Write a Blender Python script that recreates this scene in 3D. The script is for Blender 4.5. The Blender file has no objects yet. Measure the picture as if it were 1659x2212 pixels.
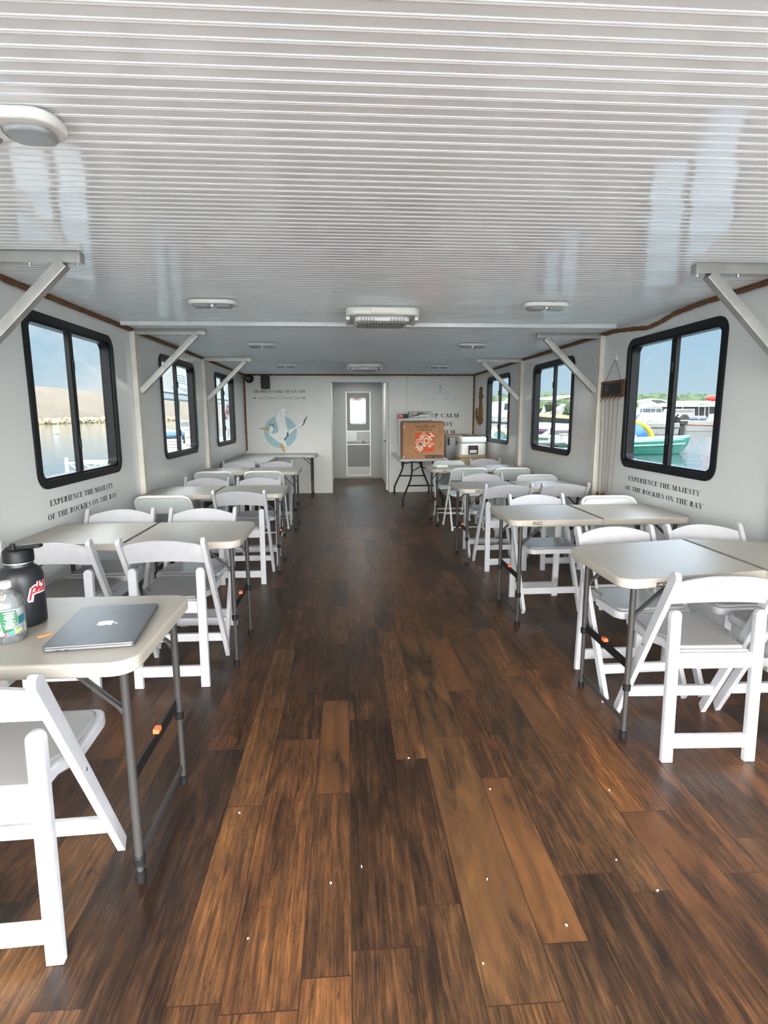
import bpy, bmesh, math, random
from mathutils import Vector, Matrix
PI = math.pi
S = bpy.context.scene
C = S.collection
random.seed(7)

# ------------------------------------------------------------------ camera
cam_d = bpy.data.cameras.new('camera'); cam = bpy.data.objects.new('camera', cam_d); C.objects.link(cam)
cam_d.sensor_fit = 'HORIZONTAL'; cam_d.sensor_width = 36.0; cam_d.lens = 36.0 * 1231.147 / 1659.0
cam_d.clip_start = 0.05; cam_d.clip_end = 2000
_R = Vector((0.99784237, -0.06556476, -0.0034447)); _U = Vector((0.01433419, 0.16635331, 0.98596202)); _D = Vector((0.06407133, 0.98388406, -0.1669342))
m = Matrix.Identity(4)
for i in range(3):
    m[i][0] = _R[i]; m[i][1] = _U[i]; m[i][2] = -_D[i]
m[2][3] = 1.4689
cam.matrix_world = m
S.camera = cam

# ------------------------------------------------------------------ exposure
S.view_settings.view_transform = 'Standard'; S.view_settings.look = 'None'
S.view_settings.gamma = 1.0; S.view_settings.use_curve_mapping = False
S.view_settings.exposure = 2.40
S.cycles.use_denoising = True
S.cycles.max_bounces = 9; S.cycles.diffuse_bounces = 5; S.cycles.glossy_bounces = 4
S.cycles.transmission_bounces = 6; S.cycles.transparent_max_bounces = 12
S.cycles.sample_clamp_indirect = 6.0
S.cycles.caustics_reflective = False; S.cycles.caustics_refractive = False

# ------------------------------------------------------------------ sky
SKY_SIDE = 1.05      # sky seen through the side windows
SKY_REAR_GLOW = 5.6        # glow added behind the open stern to light the cabin
SKY_HIGH = 13.0       # unseen bright band added above the visible sky to light the interior
W = bpy.data.worlds.new('sky'); S.world = W; W.use_nodes = True
nt = W.node_tree; nt.nodes.clear()
def nd(t, ty, **k):
    n = t.nodes.new(ty)
    for a, v in k.items(): setattr(n, a, v)
    return n
tc = nd(nt, 'ShaderNodeTexCoord'); sep = nd(nt, 'ShaderNodeSeparateXYZ')
nt.links.new(tc.outputs['Generated'], sep.inputs[0])
grad = nd(nt, 'ShaderNodeValToRGB'); nt.links.new(sep.outputs['Z'], grad.inputs[0])
e = grad.color_ramp.elements
e[0].position = 0.0; e[0].color = (0.62, 0.80, 0.92, 1); e[1].position = 0.6; e[1].color = (0.20, 0.42, 0.80, 1)
e2 = grad.color_ramp.elements.new(0.16); e2.color = (0.40, 0.66, 0.90, 1)
mp = nd(nt, 'ShaderNodeMapping'); mp.inputs['Scale'].default_value = (1, 1, 2.4); nt.links.new(tc.outputs['Generated'], mp.inputs[0])
nz = nd(nt, 'ShaderNodeTexNoise'); nz.inputs['Scale'].default_value = 5.0; nz.inputs['Detail'].default_value = 7; nz.inputs['Roughness'].default_value = 0.62
nt.links.new(mp.outputs[0], nz.inputs['Vector'])
cr = nd(nt, 'ShaderNodeMapRange'); cr.inputs[1].default_value = 0.36; cr.inputs[2].default_value = 0.60
nt.links.new(nz.outputs[0], cr.inputs[0])
lx = nd(nt, 'ShaderNodeMapRange'); lx.inputs[1].default_value = 0.15; lx.inputs[2].default_value = -0.2   # more cloud to the left
nt.links.new(sep.outputs['X'], lx.inputs[0])
cm = nd(nt, 'ShaderNodeMath', operation='MULTIPLY'); nt.links.new(cr.outputs[0], cm.inputs[0]); nt.links.new(lx.outputs[0], cm.inputs[1])
cmx = nd(nt, 'ShaderNodeMix', data_type='RGBA'); cmx.inputs['B'].default_value = (0.92, 0.97, 1.0, 1)
nt.links.new(cm.outputs[0], cmx.inputs['Factor']); nt.links.new(grad.outputs[0], cmx.inputs['A'])
sy = nd(nt, 'ShaderNodeMapRange'); sy.inputs[1].default_value = -0.50; sy.inputs[2].default_value = -0.88   # added rear glow, strongest straight behind the camera
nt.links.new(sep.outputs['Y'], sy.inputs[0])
smx = nd(nt, 'ShaderNodeMix', data_type='RGBA'); smx.inputs['B'].default_value = (1.0, 0.985, 0.95, 1)
nt.links.new(sy.outputs[0], smx.inputs['Factor']); nt.links.new(cmx.outputs['Result'], smx.inputs['A'])
st = nd(nt, 'ShaderNodeMapRange'); st.inputs[3].default_value = SKY_SIDE; st.inputs[4].default_value = SKY_REAR_GLOW
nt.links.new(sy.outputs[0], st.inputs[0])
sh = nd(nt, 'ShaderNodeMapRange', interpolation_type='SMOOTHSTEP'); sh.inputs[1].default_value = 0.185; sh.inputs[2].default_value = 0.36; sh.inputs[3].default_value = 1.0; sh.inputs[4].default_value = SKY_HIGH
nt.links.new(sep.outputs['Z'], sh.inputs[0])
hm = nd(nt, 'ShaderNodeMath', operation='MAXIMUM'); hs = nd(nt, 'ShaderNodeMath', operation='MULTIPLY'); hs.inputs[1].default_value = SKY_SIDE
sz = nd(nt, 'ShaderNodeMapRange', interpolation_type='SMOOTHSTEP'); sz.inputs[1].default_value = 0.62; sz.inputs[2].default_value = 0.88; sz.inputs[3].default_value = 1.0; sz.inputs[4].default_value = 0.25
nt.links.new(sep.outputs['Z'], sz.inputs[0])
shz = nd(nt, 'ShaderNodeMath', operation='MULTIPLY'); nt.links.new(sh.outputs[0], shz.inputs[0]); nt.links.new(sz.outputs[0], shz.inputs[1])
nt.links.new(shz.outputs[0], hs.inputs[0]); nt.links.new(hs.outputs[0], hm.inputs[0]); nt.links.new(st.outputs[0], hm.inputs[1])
hcol = nd(nt, 'ShaderNodeMapRange'); hcol.inputs[1].default_value = 0.22; hcol.inputs[2].default_value = 0.5; hcol.inputs[4].default_value = 0.75
nt.links.new(sep.outputs['Z'], hcol.inputs[0])
hmx = nd(nt, 'ShaderNodeMix', data_type='RGBA'); hmx.inputs['B'].default_value = (1.0, 0.985, 0.95, 1)
nt.links.new(hcol.outputs[0], hmx.inputs['Factor']); nt.links.new(smx.outputs['Result'], hmx.inputs['A'])
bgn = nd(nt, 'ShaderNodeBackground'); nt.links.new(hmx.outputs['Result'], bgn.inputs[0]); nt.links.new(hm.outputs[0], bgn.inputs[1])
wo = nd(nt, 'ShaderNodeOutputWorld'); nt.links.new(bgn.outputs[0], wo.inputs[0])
W.cycles.sampling_method = 'MANUAL'; W.cycles.sample_map_resolution = 512

sun_d = bpy.data.lights.new('sun', 'SUN'); sun = bpy.data.objects.new('sun', sun_d); C.objects.link(sun)
sun_d.energy = 1.2; sun_d.angle = math.radians(0.6); sun_d.color = (1, 0.95, 0.87)
sun.rotation_euler = (math.radians(32), 0, math.radians(6))     # high, from behind the camera
sun.location = (0, -5, 12)

# ------------------------------------------------------------------ materials
def mat(name, col, rough=0.5, metal=0.0, spec=0.5, bump=None, var=None, coat=0.0):
    """plain procedural material; bump=(scale, strength), var=(scale, amount) mottles the colour"""
    M = bpy.data.materials.new(name); M.use_nodes = True; t = M.node_tree
    b = t.nodes['Principled BSDF']
    b.inputs['Base Color'].default_value = (*col, 1); b.inputs['Roughness'].default_value = rough
    b.inputs['Metallic'].default_value = metal; b.inputs['Specular IOR Level'].default_value = spec
    b.inputs['Coat Weight'].default_value = coat
    if bump or var:
        tcn = nd(t, 'ShaderNodeTexCoord')
    if bump:
        n = nd(t, 'ShaderNodeTexNoise'); n.inputs['Scale'].default_value = bump[0]; n.inputs['Detail'].default_value = 3
        t.links.new(tcn.outputs['Object'], n.inputs['Vector'])
        bp = nd(t, 'ShaderNodeBump'); bp.inputs['Strength'].default_value = bump[1]; bp.inputs['Distance'].default_value = 0.004
        t.links.new(n.outputs[0], bp.inputs['Height']); t.links.new(bp.outputs[0], b.inputs['Normal'])
    if var:
        n = nd(t, 'ShaderNodeTexNoise'); n.inputs['Scale'].default_value = var[0]; n.inputs['Detail'].default_value = 5
        t.links.new(tcn.outputs['Object'], n.inputs['Vector'])
        h = nd(t, 'ShaderNodeMapRange'); h.inputs[1].default_value = 0.3; h.inputs[2].default_value = 0.7
        h.inputs[3].default_value = 1 - var[1]; h.inputs[4].default_value = 1 + var[1]
        t.links.new(n.outputs[0], h.inputs[0])
        mx = nd(t, 'ShaderNodeMix', data_type='RGBA', blend_type='MULTIPLY'); mx.inputs['Factor'].default_value = 1
        mx.inputs['A'].default_value = (*col, 1); t.links.new(h.outputs[0], mx.inputs['B'])
        t.links.new(mx.outputs['Result'], b.inputs['Base Color'])
    return M
def srgb(r, g, b):
    f = lambda v: (v / 255 / 12.92) if v < 10.3 else ((v / 255 + 0.055) / 1.055) ** 2.4
    return (f(r), f(g), f(b))

M_wall = mat('gloss white wall panel', (0.75, 0.765, 0.755), 0.13, spec=0.5, bump=(1.3, 0.10))
M_back = mat('satin white wall panel', (0.66, 0.66, 0.635), 0.35, bump=(2, 0.05))
M_ceil = mat('gloss white roof panel', (0.83, 0.845, 0.85), 0.09, spec=0.85)
M_alu = mat('brushed aluminium', (0.40, 0.395, 0.375), 0.38, metal=0.4, bump=(60, 0.08), var=(9, 0.12))
M_post = mat('cream painted post', (0.66, 0.63, 0.57), 0.4, var=(7, 0.1))
M_white = mat('white plastic', (0.80, 0.80, 0.80), 0.35, var=(14, 0.04))
M_warmwhite = mat('warm white plastic', (0.78, 0.76, 0.71), 0.38)
M_louver = mat('grey louvre', (0.30, 0.31, 0.31), 0.5)
M_rope = mat('brown rope', srgb(120, 82, 50), 0.85, bump=(120, 0.9), var=(55, 0.35))
M_black = mat('black rubber gasket', (0.012, 0.014, 0.016), 0.42, bump=(90, 0.1))
M_frame = mat('black window frame', (0.008, 0.010, 0.012), 0.4, spec=0.16, var=(25, 0.3))
M_resin = mat('white resin', (0.47, 0.47, 0.49), 0.33, bump=(45, 0.06), var=(16, 0.05))
M_vinyl = mat('pale grey vinyl pad', (0.30, 0.295, 0.29), 0.42, bump=(150, 0.08), var=(5, 0.05))
M_mplast = mat('pale green white plastic', (0.68, 0.73, 0.71), 0.4, bump=(200, 0.06))
M_mtube = mat('white enamelled tube', (0.74, 0.76, 0.74), 0.3)
M_table = mat('off-white moulded table', (0.43, 0.395, 0.34), 0.36, bump=(260, 0.18), var=(6, 0.03))
M_table2 = mat('white moulded table', (0.47, 0.48, 0.48), 0.34, bump=(260, 0.15), var=(6, 0.03))
M_leg = mat('grey powder-coated steel', (0.040, 0.038, 0.037), 0.42, metal=0.1, spec=0.3)
M_dark = mat('black plastic', (0.009, 0.009, 0.010), 0.45, spec=0.22)
M_orange = mat('orange plastic', (0.85, 0.16, 0.05), 0.45)
M_card = mat('brown cardboard', srgb(176, 130, 92), 0.8, bump=(70, 0.12), var=(5, 0.10))
M_cardd = mat('torn cardboard edge', srgb(140, 95, 60), 0.9, var=(30, 0.3))
M_logo = mat('orange print', srgb(222, 84, 38), 0.7)
M_print = mat('pale print', srgb(232, 214, 190), 0.75)
M_ink = mat('black ink', (0.018, 0.018, 0.02), 0.6)
M_faint = mat('thin dark print', srgb(78, 62, 46), 0.75)
M_letter = mat('black vinyl lettering', (0.03, 0.033, 0.04), 0.5)
M_mblue = mat('mural blue', srgb(152, 188, 196), 0.5, var=(6, 0.05))
M_mwhite = mat('mural white', srgb(226, 230, 230), 0.5)
M_mgold = mat('mural gold', srgb(196, 158, 84), 0.55, var=(30, 0.15))
M_flour = mat('pale blue vinyl', srgb(176, 194, 204), 0.5)
M_wood = mat('stained wood', srgb(96, 62, 40), 0.6, var=(30, 0.3))
M_anchor = mat('carved tan wood', srgb(140, 102, 58), 0.75, bump=(40, 0.5), var=(12, 0.2))
M_chalkb = mat('chalkboard', (0.018, 0.02, 0.021), 0.7, var=(12, 0.3))
M_chalk = mat('chalk', srgb(150, 148, 145), 0.9)
M_cord = mat('thin brown cord', srgb(140, 118, 98), 0.9, var=(80, 0.2))
M_laptop = mat('space grey aluminium', (0.17, 0.173, 0.185), 0.40, metal=0.7, var=(22, 0.06))
M_silver = mat('bright aluminium', (0.62, 0.62, 0.63), 0.25, metal=0.9)
M_mirror = mat('pale polished logo', (0.85, 0.86, 0.87), 0.2, metal=0.3)
M_flask = mat('black powder coat', (0.010, 0.011, 0.015), 0.42, bump=(400, 0.12))
M_steel = mat('stainless steel', (0.7, 0.7, 0.7), 0.18, metal=1.0)
M_red = mat('red sticker', srgb(176, 40, 52), 0.5)
M_stick = mat('white sticker', (0.82, 0.82, 0.82), 0.5)
M_ostick = mat('orange sticker', srgb(205, 120, 60), 0.5, var=(60, 0.4))
M_green = mat('green label', srgb(18, 100, 58), 0.5)
M_labw = mat('label white', srgb(228, 234, 232), 0.5)
M_labt = mat('label teal', srgb(30, 92, 108), 0.5)
M_labb = mat('label blue', srgb(60, 150, 205), 0.5)
M_labl = mat('label lime', srgb(170, 210, 80), 0.5)
M_labm = mat('label magenta', srgb(176, 60, 110), 0.5)
M_peg = mat('raw wood', srgb(196, 150, 104), 0.8, var=(60, 0.15))
M_paper = mat('paper napkin', (0.80, 0.79, 0.74), 0.9, bump=(40, 0.3))
M_beige = mat('beige laminate', srgb(176, 160, 128), 0.5, var=(5, 0.05))
M_coolg = mat('grey cooler', srgb(150, 152, 152), 0.5)
M_coolw = mat('white cooler', srgb(222, 224, 222), 0.35)
M_tan = mat('tan lid', srgb(160, 125, 95), 0.6)
M_doorg = mat('grey painted door', srgb(146, 149, 147), 0.4)
M_doord = mat('dark grey panel', srgb(92, 94, 92), 0.4)
M_redbox = mat('red carton', srgb(190, 45, 45), 0.5)
M_foil = mat('grey patterned carton', srgb(150, 150, 140), 0.45, var=(9, 0.7))

def glass_mat(name, tint, refl=0.07):
    M = bpy.data.materials.new(name); M.use_nodes = True; t = M.node_tree; t.nodes.clear()
    tr = nd(t, 'ShaderNodeBsdfTransparent'); tr.inputs[0].default_value = (*tint, 1)
    gl = nd(t, 'ShaderNodeBsdfGlossy'); gl.inputs['Roughness'].default_value = 0.02; gl.inputs['Color'].default_value = (1, 1, 1, 1)
    mx = nd(t, 'ShaderNodeMixShader'); mx.inputs[0].default_value = refl
    o = nd(t, 'ShaderNodeOutputMaterial')
    t.links.new(tr.outputs[0], mx.inputs[1]); t.links.new(gl.outputs[0], mx.inputs[2]); t.links.new(mx.outputs[0], o.inputs[0])
    return M
M_glass = glass_mat('tinted window glass', (0.405, 0.41, 0.405), 0.035)
M_clear = glass_mat('clear glass', (0.92, 0.94, 0.94), 0.008)

def bottle_mat():
    M = bpy.data.materials.new('clear bottle plastic'); M.use_nodes = True; t = M.node_tree; t.nodes.clear()
    tr = nd(t, 'ShaderNodeBsdfTransparent'); tr.inputs[0].default_value = (0.90, 0.93, 0.93, 1)
    gl = nd(t, 'ShaderNodeBsdfGlossy'); gl.inputs['Roughness'].default_value = 0.06
    df = nd(t, 'ShaderNodeBsdfDiffuse'); df.inputs[0].default_value = (0.8, 0.84, 0.84, 1)
    lw = nd(t, 'ShaderNodeLayerWeight'); lw.inputs[0].default_value = 0.35
    m1 = nd(t, 'ShaderNodeMixShader'); m1.inputs[0].default_value = 0.16
    m2 = nd(t, 'ShaderNodeMixShader'); o = nd(t, 'ShaderNodeOutputMaterial')
    t.links.new(tr.outputs[0], m1.inputs[1]); t.links.new(df.outputs[0], m1.inputs[2])
    t.links.new(lw.outputs['Fresnel'], m2.inputs[0]); t.links.new(m1.outputs[0], m2.inputs[1]); t.links.new(gl.outputs[0], m2.inputs[2])
    t.links.new(m2.outputs[0], o.inputs[0])
    return M
M_bottle = bottle_mat()

def plank_mat():
    M = bpy.data.materials.new('vinyl plank floor'); M.use_nodes = True; t = M.node_tree
    b = t.nodes['Principled BSDF']; L = t.links.new
    def math_(op, a, bb=None, c=None):
        n = nd(t, 'ShaderNodeMath', operation=op)
        for i, v in enumerate((a, bb, c)):
            if v is None: continue
            if isinstance(v, (int, float)): n.inputs[i].default_value = v
            else: L(v, n.inputs[i])
        return n.outputs[0]
    geo = nd(t, 'ShaderNodeNewGeometry'); sp = nd(t, 'ShaderNodeSeparateXYZ'); L(geo.outputs['Position'], sp.inputs[0])
    X, Y = sp.outputs['X'], sp.outputs['Y']
    P, w1 = 0.335, 0.2
    u = math_('DIVIDE', math_('ADD', X, 10 * P + 0.340), P)
    k = math_('FLOOR', u); f = math_('MULTIPLY', math_('SUBTRACT', u, k), P)      # metres inside the pair
    wide = math_('LESS_THAN', f, w1)
    col = math_('ADD', math_('MULTIPLY', k, 2), math_('SUBTRACT', 1, wide))
    xin = math_('SUBTRACT', f, math_('MULTIPLY', math_('SUBTRACT', 1, wide), w1))
    wd = math_('ADD', math_('MULTIPLY', wide, w1 - (P - w1)), P - w1)
    ex = math_('MINIMUM', xin, math_('SUBTRACT', wd, xin))
    wn = nd(t, 'ShaderNodeTexWhiteNoise', noise_dimensions='1D'); L(col, wn.inputs['W'])
    ln = math_('ADD', math_('MULTIPLY', wide, 0.474), 0.746)
    v = math_('DIVIDE', math_('ADD', Y, math_('MULTIPLY', wn.outputs['Value'], 3.0)), ln)
    r = math_('FLOOR', v); yin = math_('MULTIPLY', math_('SUBTRACT', v, r), ln)
    ey = math_('MINIMUM', yin, math_('SUBTRACT', ln, yin))
    cv = nd(t, 'ShaderNodeCombineXYZ'); L(col, cv.inputs[0]); L(r, cv.inputs[1])
    w2 = nd(t, 'ShaderNodeTexWhiteNoise', noise_dimensions='3D'); L(cv.outputs[0], w2.inputs['Vector'])
    sepc = nd(t, 'ShaderNodeSeparateColor'); L(w2.outputs['Color'], sepc.inputs[0])
    off = nd(t, 'ShaderNodeVectorMath', operation='SCALE'); L(w2.outputs['Color'], off.inputs[0]); off.inputs['Scale'].default_value = 37
    pos = nd(t, 'ShaderNodeVectorMath', operation='ADD'); L(geo.outputs['Position'], pos.inputs[0]); L(off.outputs[0], pos.inputs[1])
    def noise(scale, detail, rough=0.55, dist=0.0):
        mpn = nd(t, 'ShaderNodeMapping'); mpn.inputs['Scale'].default_value = scale; L(pos.outputs[0], mpn.inputs[0])
        n = nd(t, 'ShaderNodeTexNoise'); n.inputs['Scale'].default_value = 1; n.inputs['Detail'].default_value = detail
        n.inputs['Roughness'].default_value = rough; n.inputs['Distortion'].default_value = dist
        L(mpn.outputs[0], n.inputs['Vector']); return n.outputs[0]
    broad = noise((12, 2.2, 1), 6, 0.62, 1.0)
    grain = noise((105, 3.6, 1), 6, 0.66, 0.7)
    fine = noise((420, 14, 1), 3, 0.6)
    crack = noise((55, 2.6, 1), 5, 0.6, 1.6)
    cross = noise((34, 14, 1), 4, 0.6)
    knots = noise((20, 4.5, 1), 3, 0.5, 2.2)
    # tone 0..1
    tone = math_('MULTIPLY_ADD', math_('SUBTRACT', broad, 0.5), 1.05, 0.47)
    tone = math_('ADD', tone, math_('MULTIPLY', math_('SUBTRACT', grain, 0.5), 1.05))
    tone = math_('ADD', tone, math_('MULTIPLY', math_('SUBTRACT', fine, 0.5), 0.55))
    tone = math_('ADD', tone, math_('MULTIPLY', math_('SUBTRACT', cross, 0.5), 0.28))
    tone = math_('ADD', tone, math_('MULTIPLY', math_('SUBTRACT', sepc.outputs['Red'], 0.5), 0.36))
    ck = nd(t, 'ShaderNodeMapRange'); ck.inputs[1].default_value = 0.0; ck.inputs[2].default_value = 0.030; ck.inputs[3].default_value = 1.0; ck.inputs[4].default_value = 0.0
    L(math_('ABSOLUTE', math_('SUBTRACT', crack, 0.5)), ck.inputs[0])
    tone = math_('SUBTRACT', tone, math_('MULTIPLY', ck.outputs[0], 0.20))
    kn = nd(t, 'ShaderNodeMapRange'); kn.inputs[1].default_value = 0.68; kn.inputs[2].default_value = 0.76; L(knots, kn.inputs[0])
    tone = math_('SUBTRACT', tone, math_('MULTIPLY', kn.outputs[0], 0.35))
    # some planks are plain honey coloured boards
    bl = nd(t, 'ShaderNodeMapRange'); bl.inputs[1].default_value = 0.44; bl.inputs[2].default_value = 0.56; L(noise((7, 1.6, 1), 3, 0.5, 0.4), bl.inputs[0])
    plain = math_('MULTIPLY', math_('GREATER_THAN', sepc.outputs['Green'], 0.80), bl.outputs[0])
    ptone = math_('ADD', math_('MULTIPLY', math_('SUBTRACT', fine, 0.5), 0.14), math_('MULTIPLY_ADD', math_('SUBTRACT', broad, 0.5), 0.7, 0.60))
    tm = nd(t, 'ShaderNodeMix', data_type='FLOAT'); L(plain, tm.inputs['Factor']); L(tone, tm.inputs['A']); L(ptone, tm.inputs['B'])
    ramp = nd(t, 'ShaderNodeValToRGB'); L(tm.outputs['Result'], ramp.inputs[0])
    el = ramp.color_ramp.elements
    el[0].position = 0.0; el[0].color = (*srgb(25, 17, 13), 1); el[1].position = 1.0; el[1].color = (*srgb(132, 92, 55), 1)
    for p_, c_ in ((0.25, srgb(42, 29, 21)), (0.46, srgb(64, 44, 29)), (0.64, srgb(84, 57, 35)), (0.82, srgb(106, 72, 43))):
        q = ramp.color_ramp.elements.new(p_); q.color = (*c_, 1)
    # colder or redder planks
    hue = nd(t, 'ShaderNodeMix', data_type='RGBA', blend_type='MULTIPLY'); L(ramp.outputs[0], hue.inputs['A'])
    hr = nd(t, 'ShaderNodeValToRGB'); L(sepc.outputs['Blue'], hr.inputs[0])
    hr.color_ramp.elements[0].color = (0.95, 1.0, 1.0, 1); hr.color_ramp.elements[1].color = (1.06, 0.96, 0.88, 1)
    L(hr.outputs[0], hue.inputs['B']); hue.inputs['Factor'].default_value = 1
    # joints
    jn = nd(t, 'ShaderNodeMapRange'); jn.inputs[1].default_value = 0.0008; jn.inputs[2].default_value = 0.0024
    L(math_('MINIMUM', ex, ey), jn.inputs[0])
    jm = nd(t, 'ShaderNodeMix', data_type='RGBA'); L(jn.outputs[0], jm.inputs['Factor'])
    jm.inputs['A'].default_value = (*srgb(42, 28, 20), 1); L(hue.outputs['Result'], jm.inputs['B'])
    L(jm.outputs['Result'], b.inputs['Base Color'])
    rg = nd(t, 'ShaderNodeMapRange'); rg.inputs[3].default_value = 0.30; rg.inputs[4].default_value = 0.46; L(grain, rg.inputs[0])
    L(rg.outputs[0], b.inputs['Roughness']); b.inputs['Specular IOR Level'].default_value = 0.28
    bp = nd(t, 'ShaderNodeBump'); bp.inputs['Strength'].default_value = 0.22; bp.inputs['Distance'].default_value = 0.002
    L(grain, bp.inputs['Height']); L(bp.outputs[0], b.inputs['Normal'])
    return M
M_floor = plank_mat()

# ------------------------------------------------------------------ mesh helpers
def new(): return bmesh.new()
def frame_of(d, up=(0, 0, 1)):
    d = Vector(d).normalized(); up = Vector(up)
    if abs(d.dot(up)) > 0.999: up = Vector((0, 1, 0))
    s = d.cross(up).normalized(); u = s.cross(d).normalized()
    return s, u, d
def _merge(bm, tmp, M=None):
    me = bpy.data.meshes.new('tmp'); tmp.to_mesh(me); tmp.free()
    if M is not None: me.transform(M)
    bm.from_mesh(me); bpy.data.meshes.remove(me)
def box(bm, c, s, bev=0.0, rot=None, seg=2):
    """box centre c, size s, bevelled; rot is a 3x3/4x4 matrix"""
    t = bmesh.new(); bmesh.ops.create_cube(t, size=1.0)
    for v in t.verts: v.co = Vector((v.co.x * s[0], v.co.y * s[1], v.co.z * s[2]))
    if bev > 0: bmesh.ops.bevel(t, geom=list(t.edges), offset=min(bev, min(s) * 0.49), segments=seg, profile=0.5, affect='EDGES')
    Mx = Matrix.Translation(Vector(c))
    if rot is not None: Mx = Mx @ rot.to_4x4()
    _merge(bm, t, Mx)
def bx(bm, x0, x1, y0, y1, z0, z1, bev=0.0, seg=2):
    box(bm, ((x0 + x1) / 2, (y0 + y1) / 2, (z0 + z1) / 2), (abs(x1 - x0), abs(y1 - y0), abs(z1 - z0)), bev, seg=seg)
def bar(bm, p0, p1, w, d, up=(0, 0, 1), bev=0.004, seg=2):
    p0, p1 = Vector(p0), Vector(p1); s, u, f = frame_of(p1 - p0, up)
    R3 = Matrix((s, u, f)).transposed()
    box(bm, (p0 + p1) / 2, (w, d, (p1 - p0).length), bev, R3, seg)
def tube(bm, pts, r, seg=10, cap=True, closed=False):
    pts = [Vector(p) for p in pts]; n = len(pts); rings = []
    rr = r if isinstance(r, (list, tuple)) else [r] * n
    pu = None
    for i, p in enumerate(pts):
        if closed: d = pts[(i + 1) % n] - pts[i - 1]
        else: d = pts[min(i + 1, n - 1)] - pts[max(i - 1, 0)]
        s, u, f = frame_of(d, pu if pu is not None else (0, 0, 1)); pu = u
        rings.append([bm.verts.new(p + (s * math.cos(2 * PI * k / seg) + u * math.sin(2 * PI * k / seg)) * rr[i]) for k in range(seg)])
    for i in range(n if closed else n - 1):
        a, b = rings[i], rings[(i + 1) % n]
        for k in range(seg):
            bm.faces.new((a[k], a[(k + 1) % seg], b[(k + 1) % seg], b[k]))
    if cap and not closed:
        bm.faces.new(list(reversed(rings[0]))); bm.faces.new(rings[-1])
def round_path(pts, r, n=6):
    """polyline with rounded corners"""
    pts = [Vector(p) for p in pts]; out = [pts[0]]
    for i in range(1, len(pts) - 1):
        a, b, c = pts[i - 1], pts[i], pts[i + 1]
        q = min(r, (a - b).length * 0.48, (c - b).length * 0.48)
        p0 = b + (a - b).normalized() * q; p1 = b + (c - b).normalized() * q
        for k in range(n + 1):
            t_ = k / n; out.append(p0 * (1 - t_) ** 2 + b * 2 * t_ * (1 - t_) + p1 * t_ ** 2)
    out.append(pts[-1]); return out
def lathe(bm, prof, c=(0, 0, 0), seg=32, M=None):
    rings = []; t = bmesh.new()
    for r, z in prof:
        if r < 1e-6: rings.append([t.verts.new((0, 0, z))])
        else: rings.append([t.verts.new((r * math.cos(2 * PI * k / seg), r * math.sin(2 * PI * k / seg), z)) for k in range(seg)])
    for a, b in zip(rings, rings[1:]):
        for k in range(seg):
            k2 = (k + 1) % seg
            if len(a) == 1 and len(b) == 1: continue
            if len(a) == 1: t.faces.new((a[0], b[k2], b[k]))
            elif len(b) == 1: t.faces.new((a[k], a[k2], b[0]))
            else: t.faces.new((a[k], a[k2], b[k2], b[k]))
    Mx = Matrix.Translation(Vector(c))
    if M is not None: Mx = Mx @ M.to_4x4()
    _merge(bm, t, Mx)
def rrect(w, h, r, n=6, cx=0, cy=0):
    """rounded rectangle outline, counter-clockwise; r one number or per corner (+ +,- +,- -,+ -)"""
    rs = r if isinstance(r, (list, tuple)) else [r] * 4; out = []
    for i, (sx, sy, a0) in enumerate(((1, 1, 0), (-1, 1, 90), (-1, -1, 180), (1, -1, 270))):
        q = rs[i]
        if q < 1e-5: out.append((cx + sx * w / 2, cy + sy * h / 2)); continue
        for k in range(n + 1):
            a = math.radians(a0 + 90 * k / n)
            out.append((cx + sx * (w / 2 - q) + q * math.cos(a), cy + sy * (h / 2 - q) + q * math.sin(a)))
    return out
def prism(bm, poly, t0, t1, M=None, bev=0.0, seg=2):
    """extrude a 2-D outline from t0 to t1 along local z, then transform by M"""
    t = bmesh.new(); n = len(poly)
    a = [t.verts.new((x, y, t0)) for x, y in poly]; b = [t.verts.new((x, y, t1)) for x, y in poly]
    t.faces.new(list(reversed(a))); t.faces.new(b)
    for i in range(n): t.faces.new((a[i], a[(i + 1) % n], b[(i + 1) % n], b[i]))
    bmesh.ops.recalc_face_normals(t, faces=list(t.faces))
    if bev > 0:
        ed = [e_ for e_ in t.edges if abs(e_.verts[0].co.z - e_.verts[1].co.z) < 1e-7]
        bmesh.ops.bevel(t, geom=ed, offset=bev, segments=seg, profile=0.5, affect='EDGES')
    _merge(bm, t, M)
def ring_prism(bm, outer, inner, t0, t1, M=None):
    """frame between two outlines with the same number of points"""
    t = bmesh.new(); n = len(outer)
    o0 = [t.verts.new((x, y, t0)) for x, y in outer]; o1 = [t.verts.new((x, y, t1)) for x, y in outer]
    i0 = [t.verts.new((x, y, t0)) for x, y in inner]; i1 = [t.verts.new((x, y, t1)) for x, y in inner]
    for k in range(n):
        j = (k + 1) % n
        t.faces.new((o0[k], o0[j], o1[j], o1[k])); t.faces.new((i0[j], i0[k], i1[k], i1[j]))
        t.faces.new((o1[k], o1[j], i1[j], i1[k])); t.faces.new((o0[j], o0[k], i0[k], i0[j]))
    bmesh.ops.recalc_face_normals(t, faces=list(t.faces))
    _merge(bm, t, M)
def fan(bm, poly, z=0.0, M=None):
    """flat polygon"""
    t = bmesh.new(); t.faces.new([t.verts.new((x, y, z)) for x, y in poly])
    bmesh.ops.triangulate(t, faces=list(t.faces))
    _merge(bm, t, M)
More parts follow.
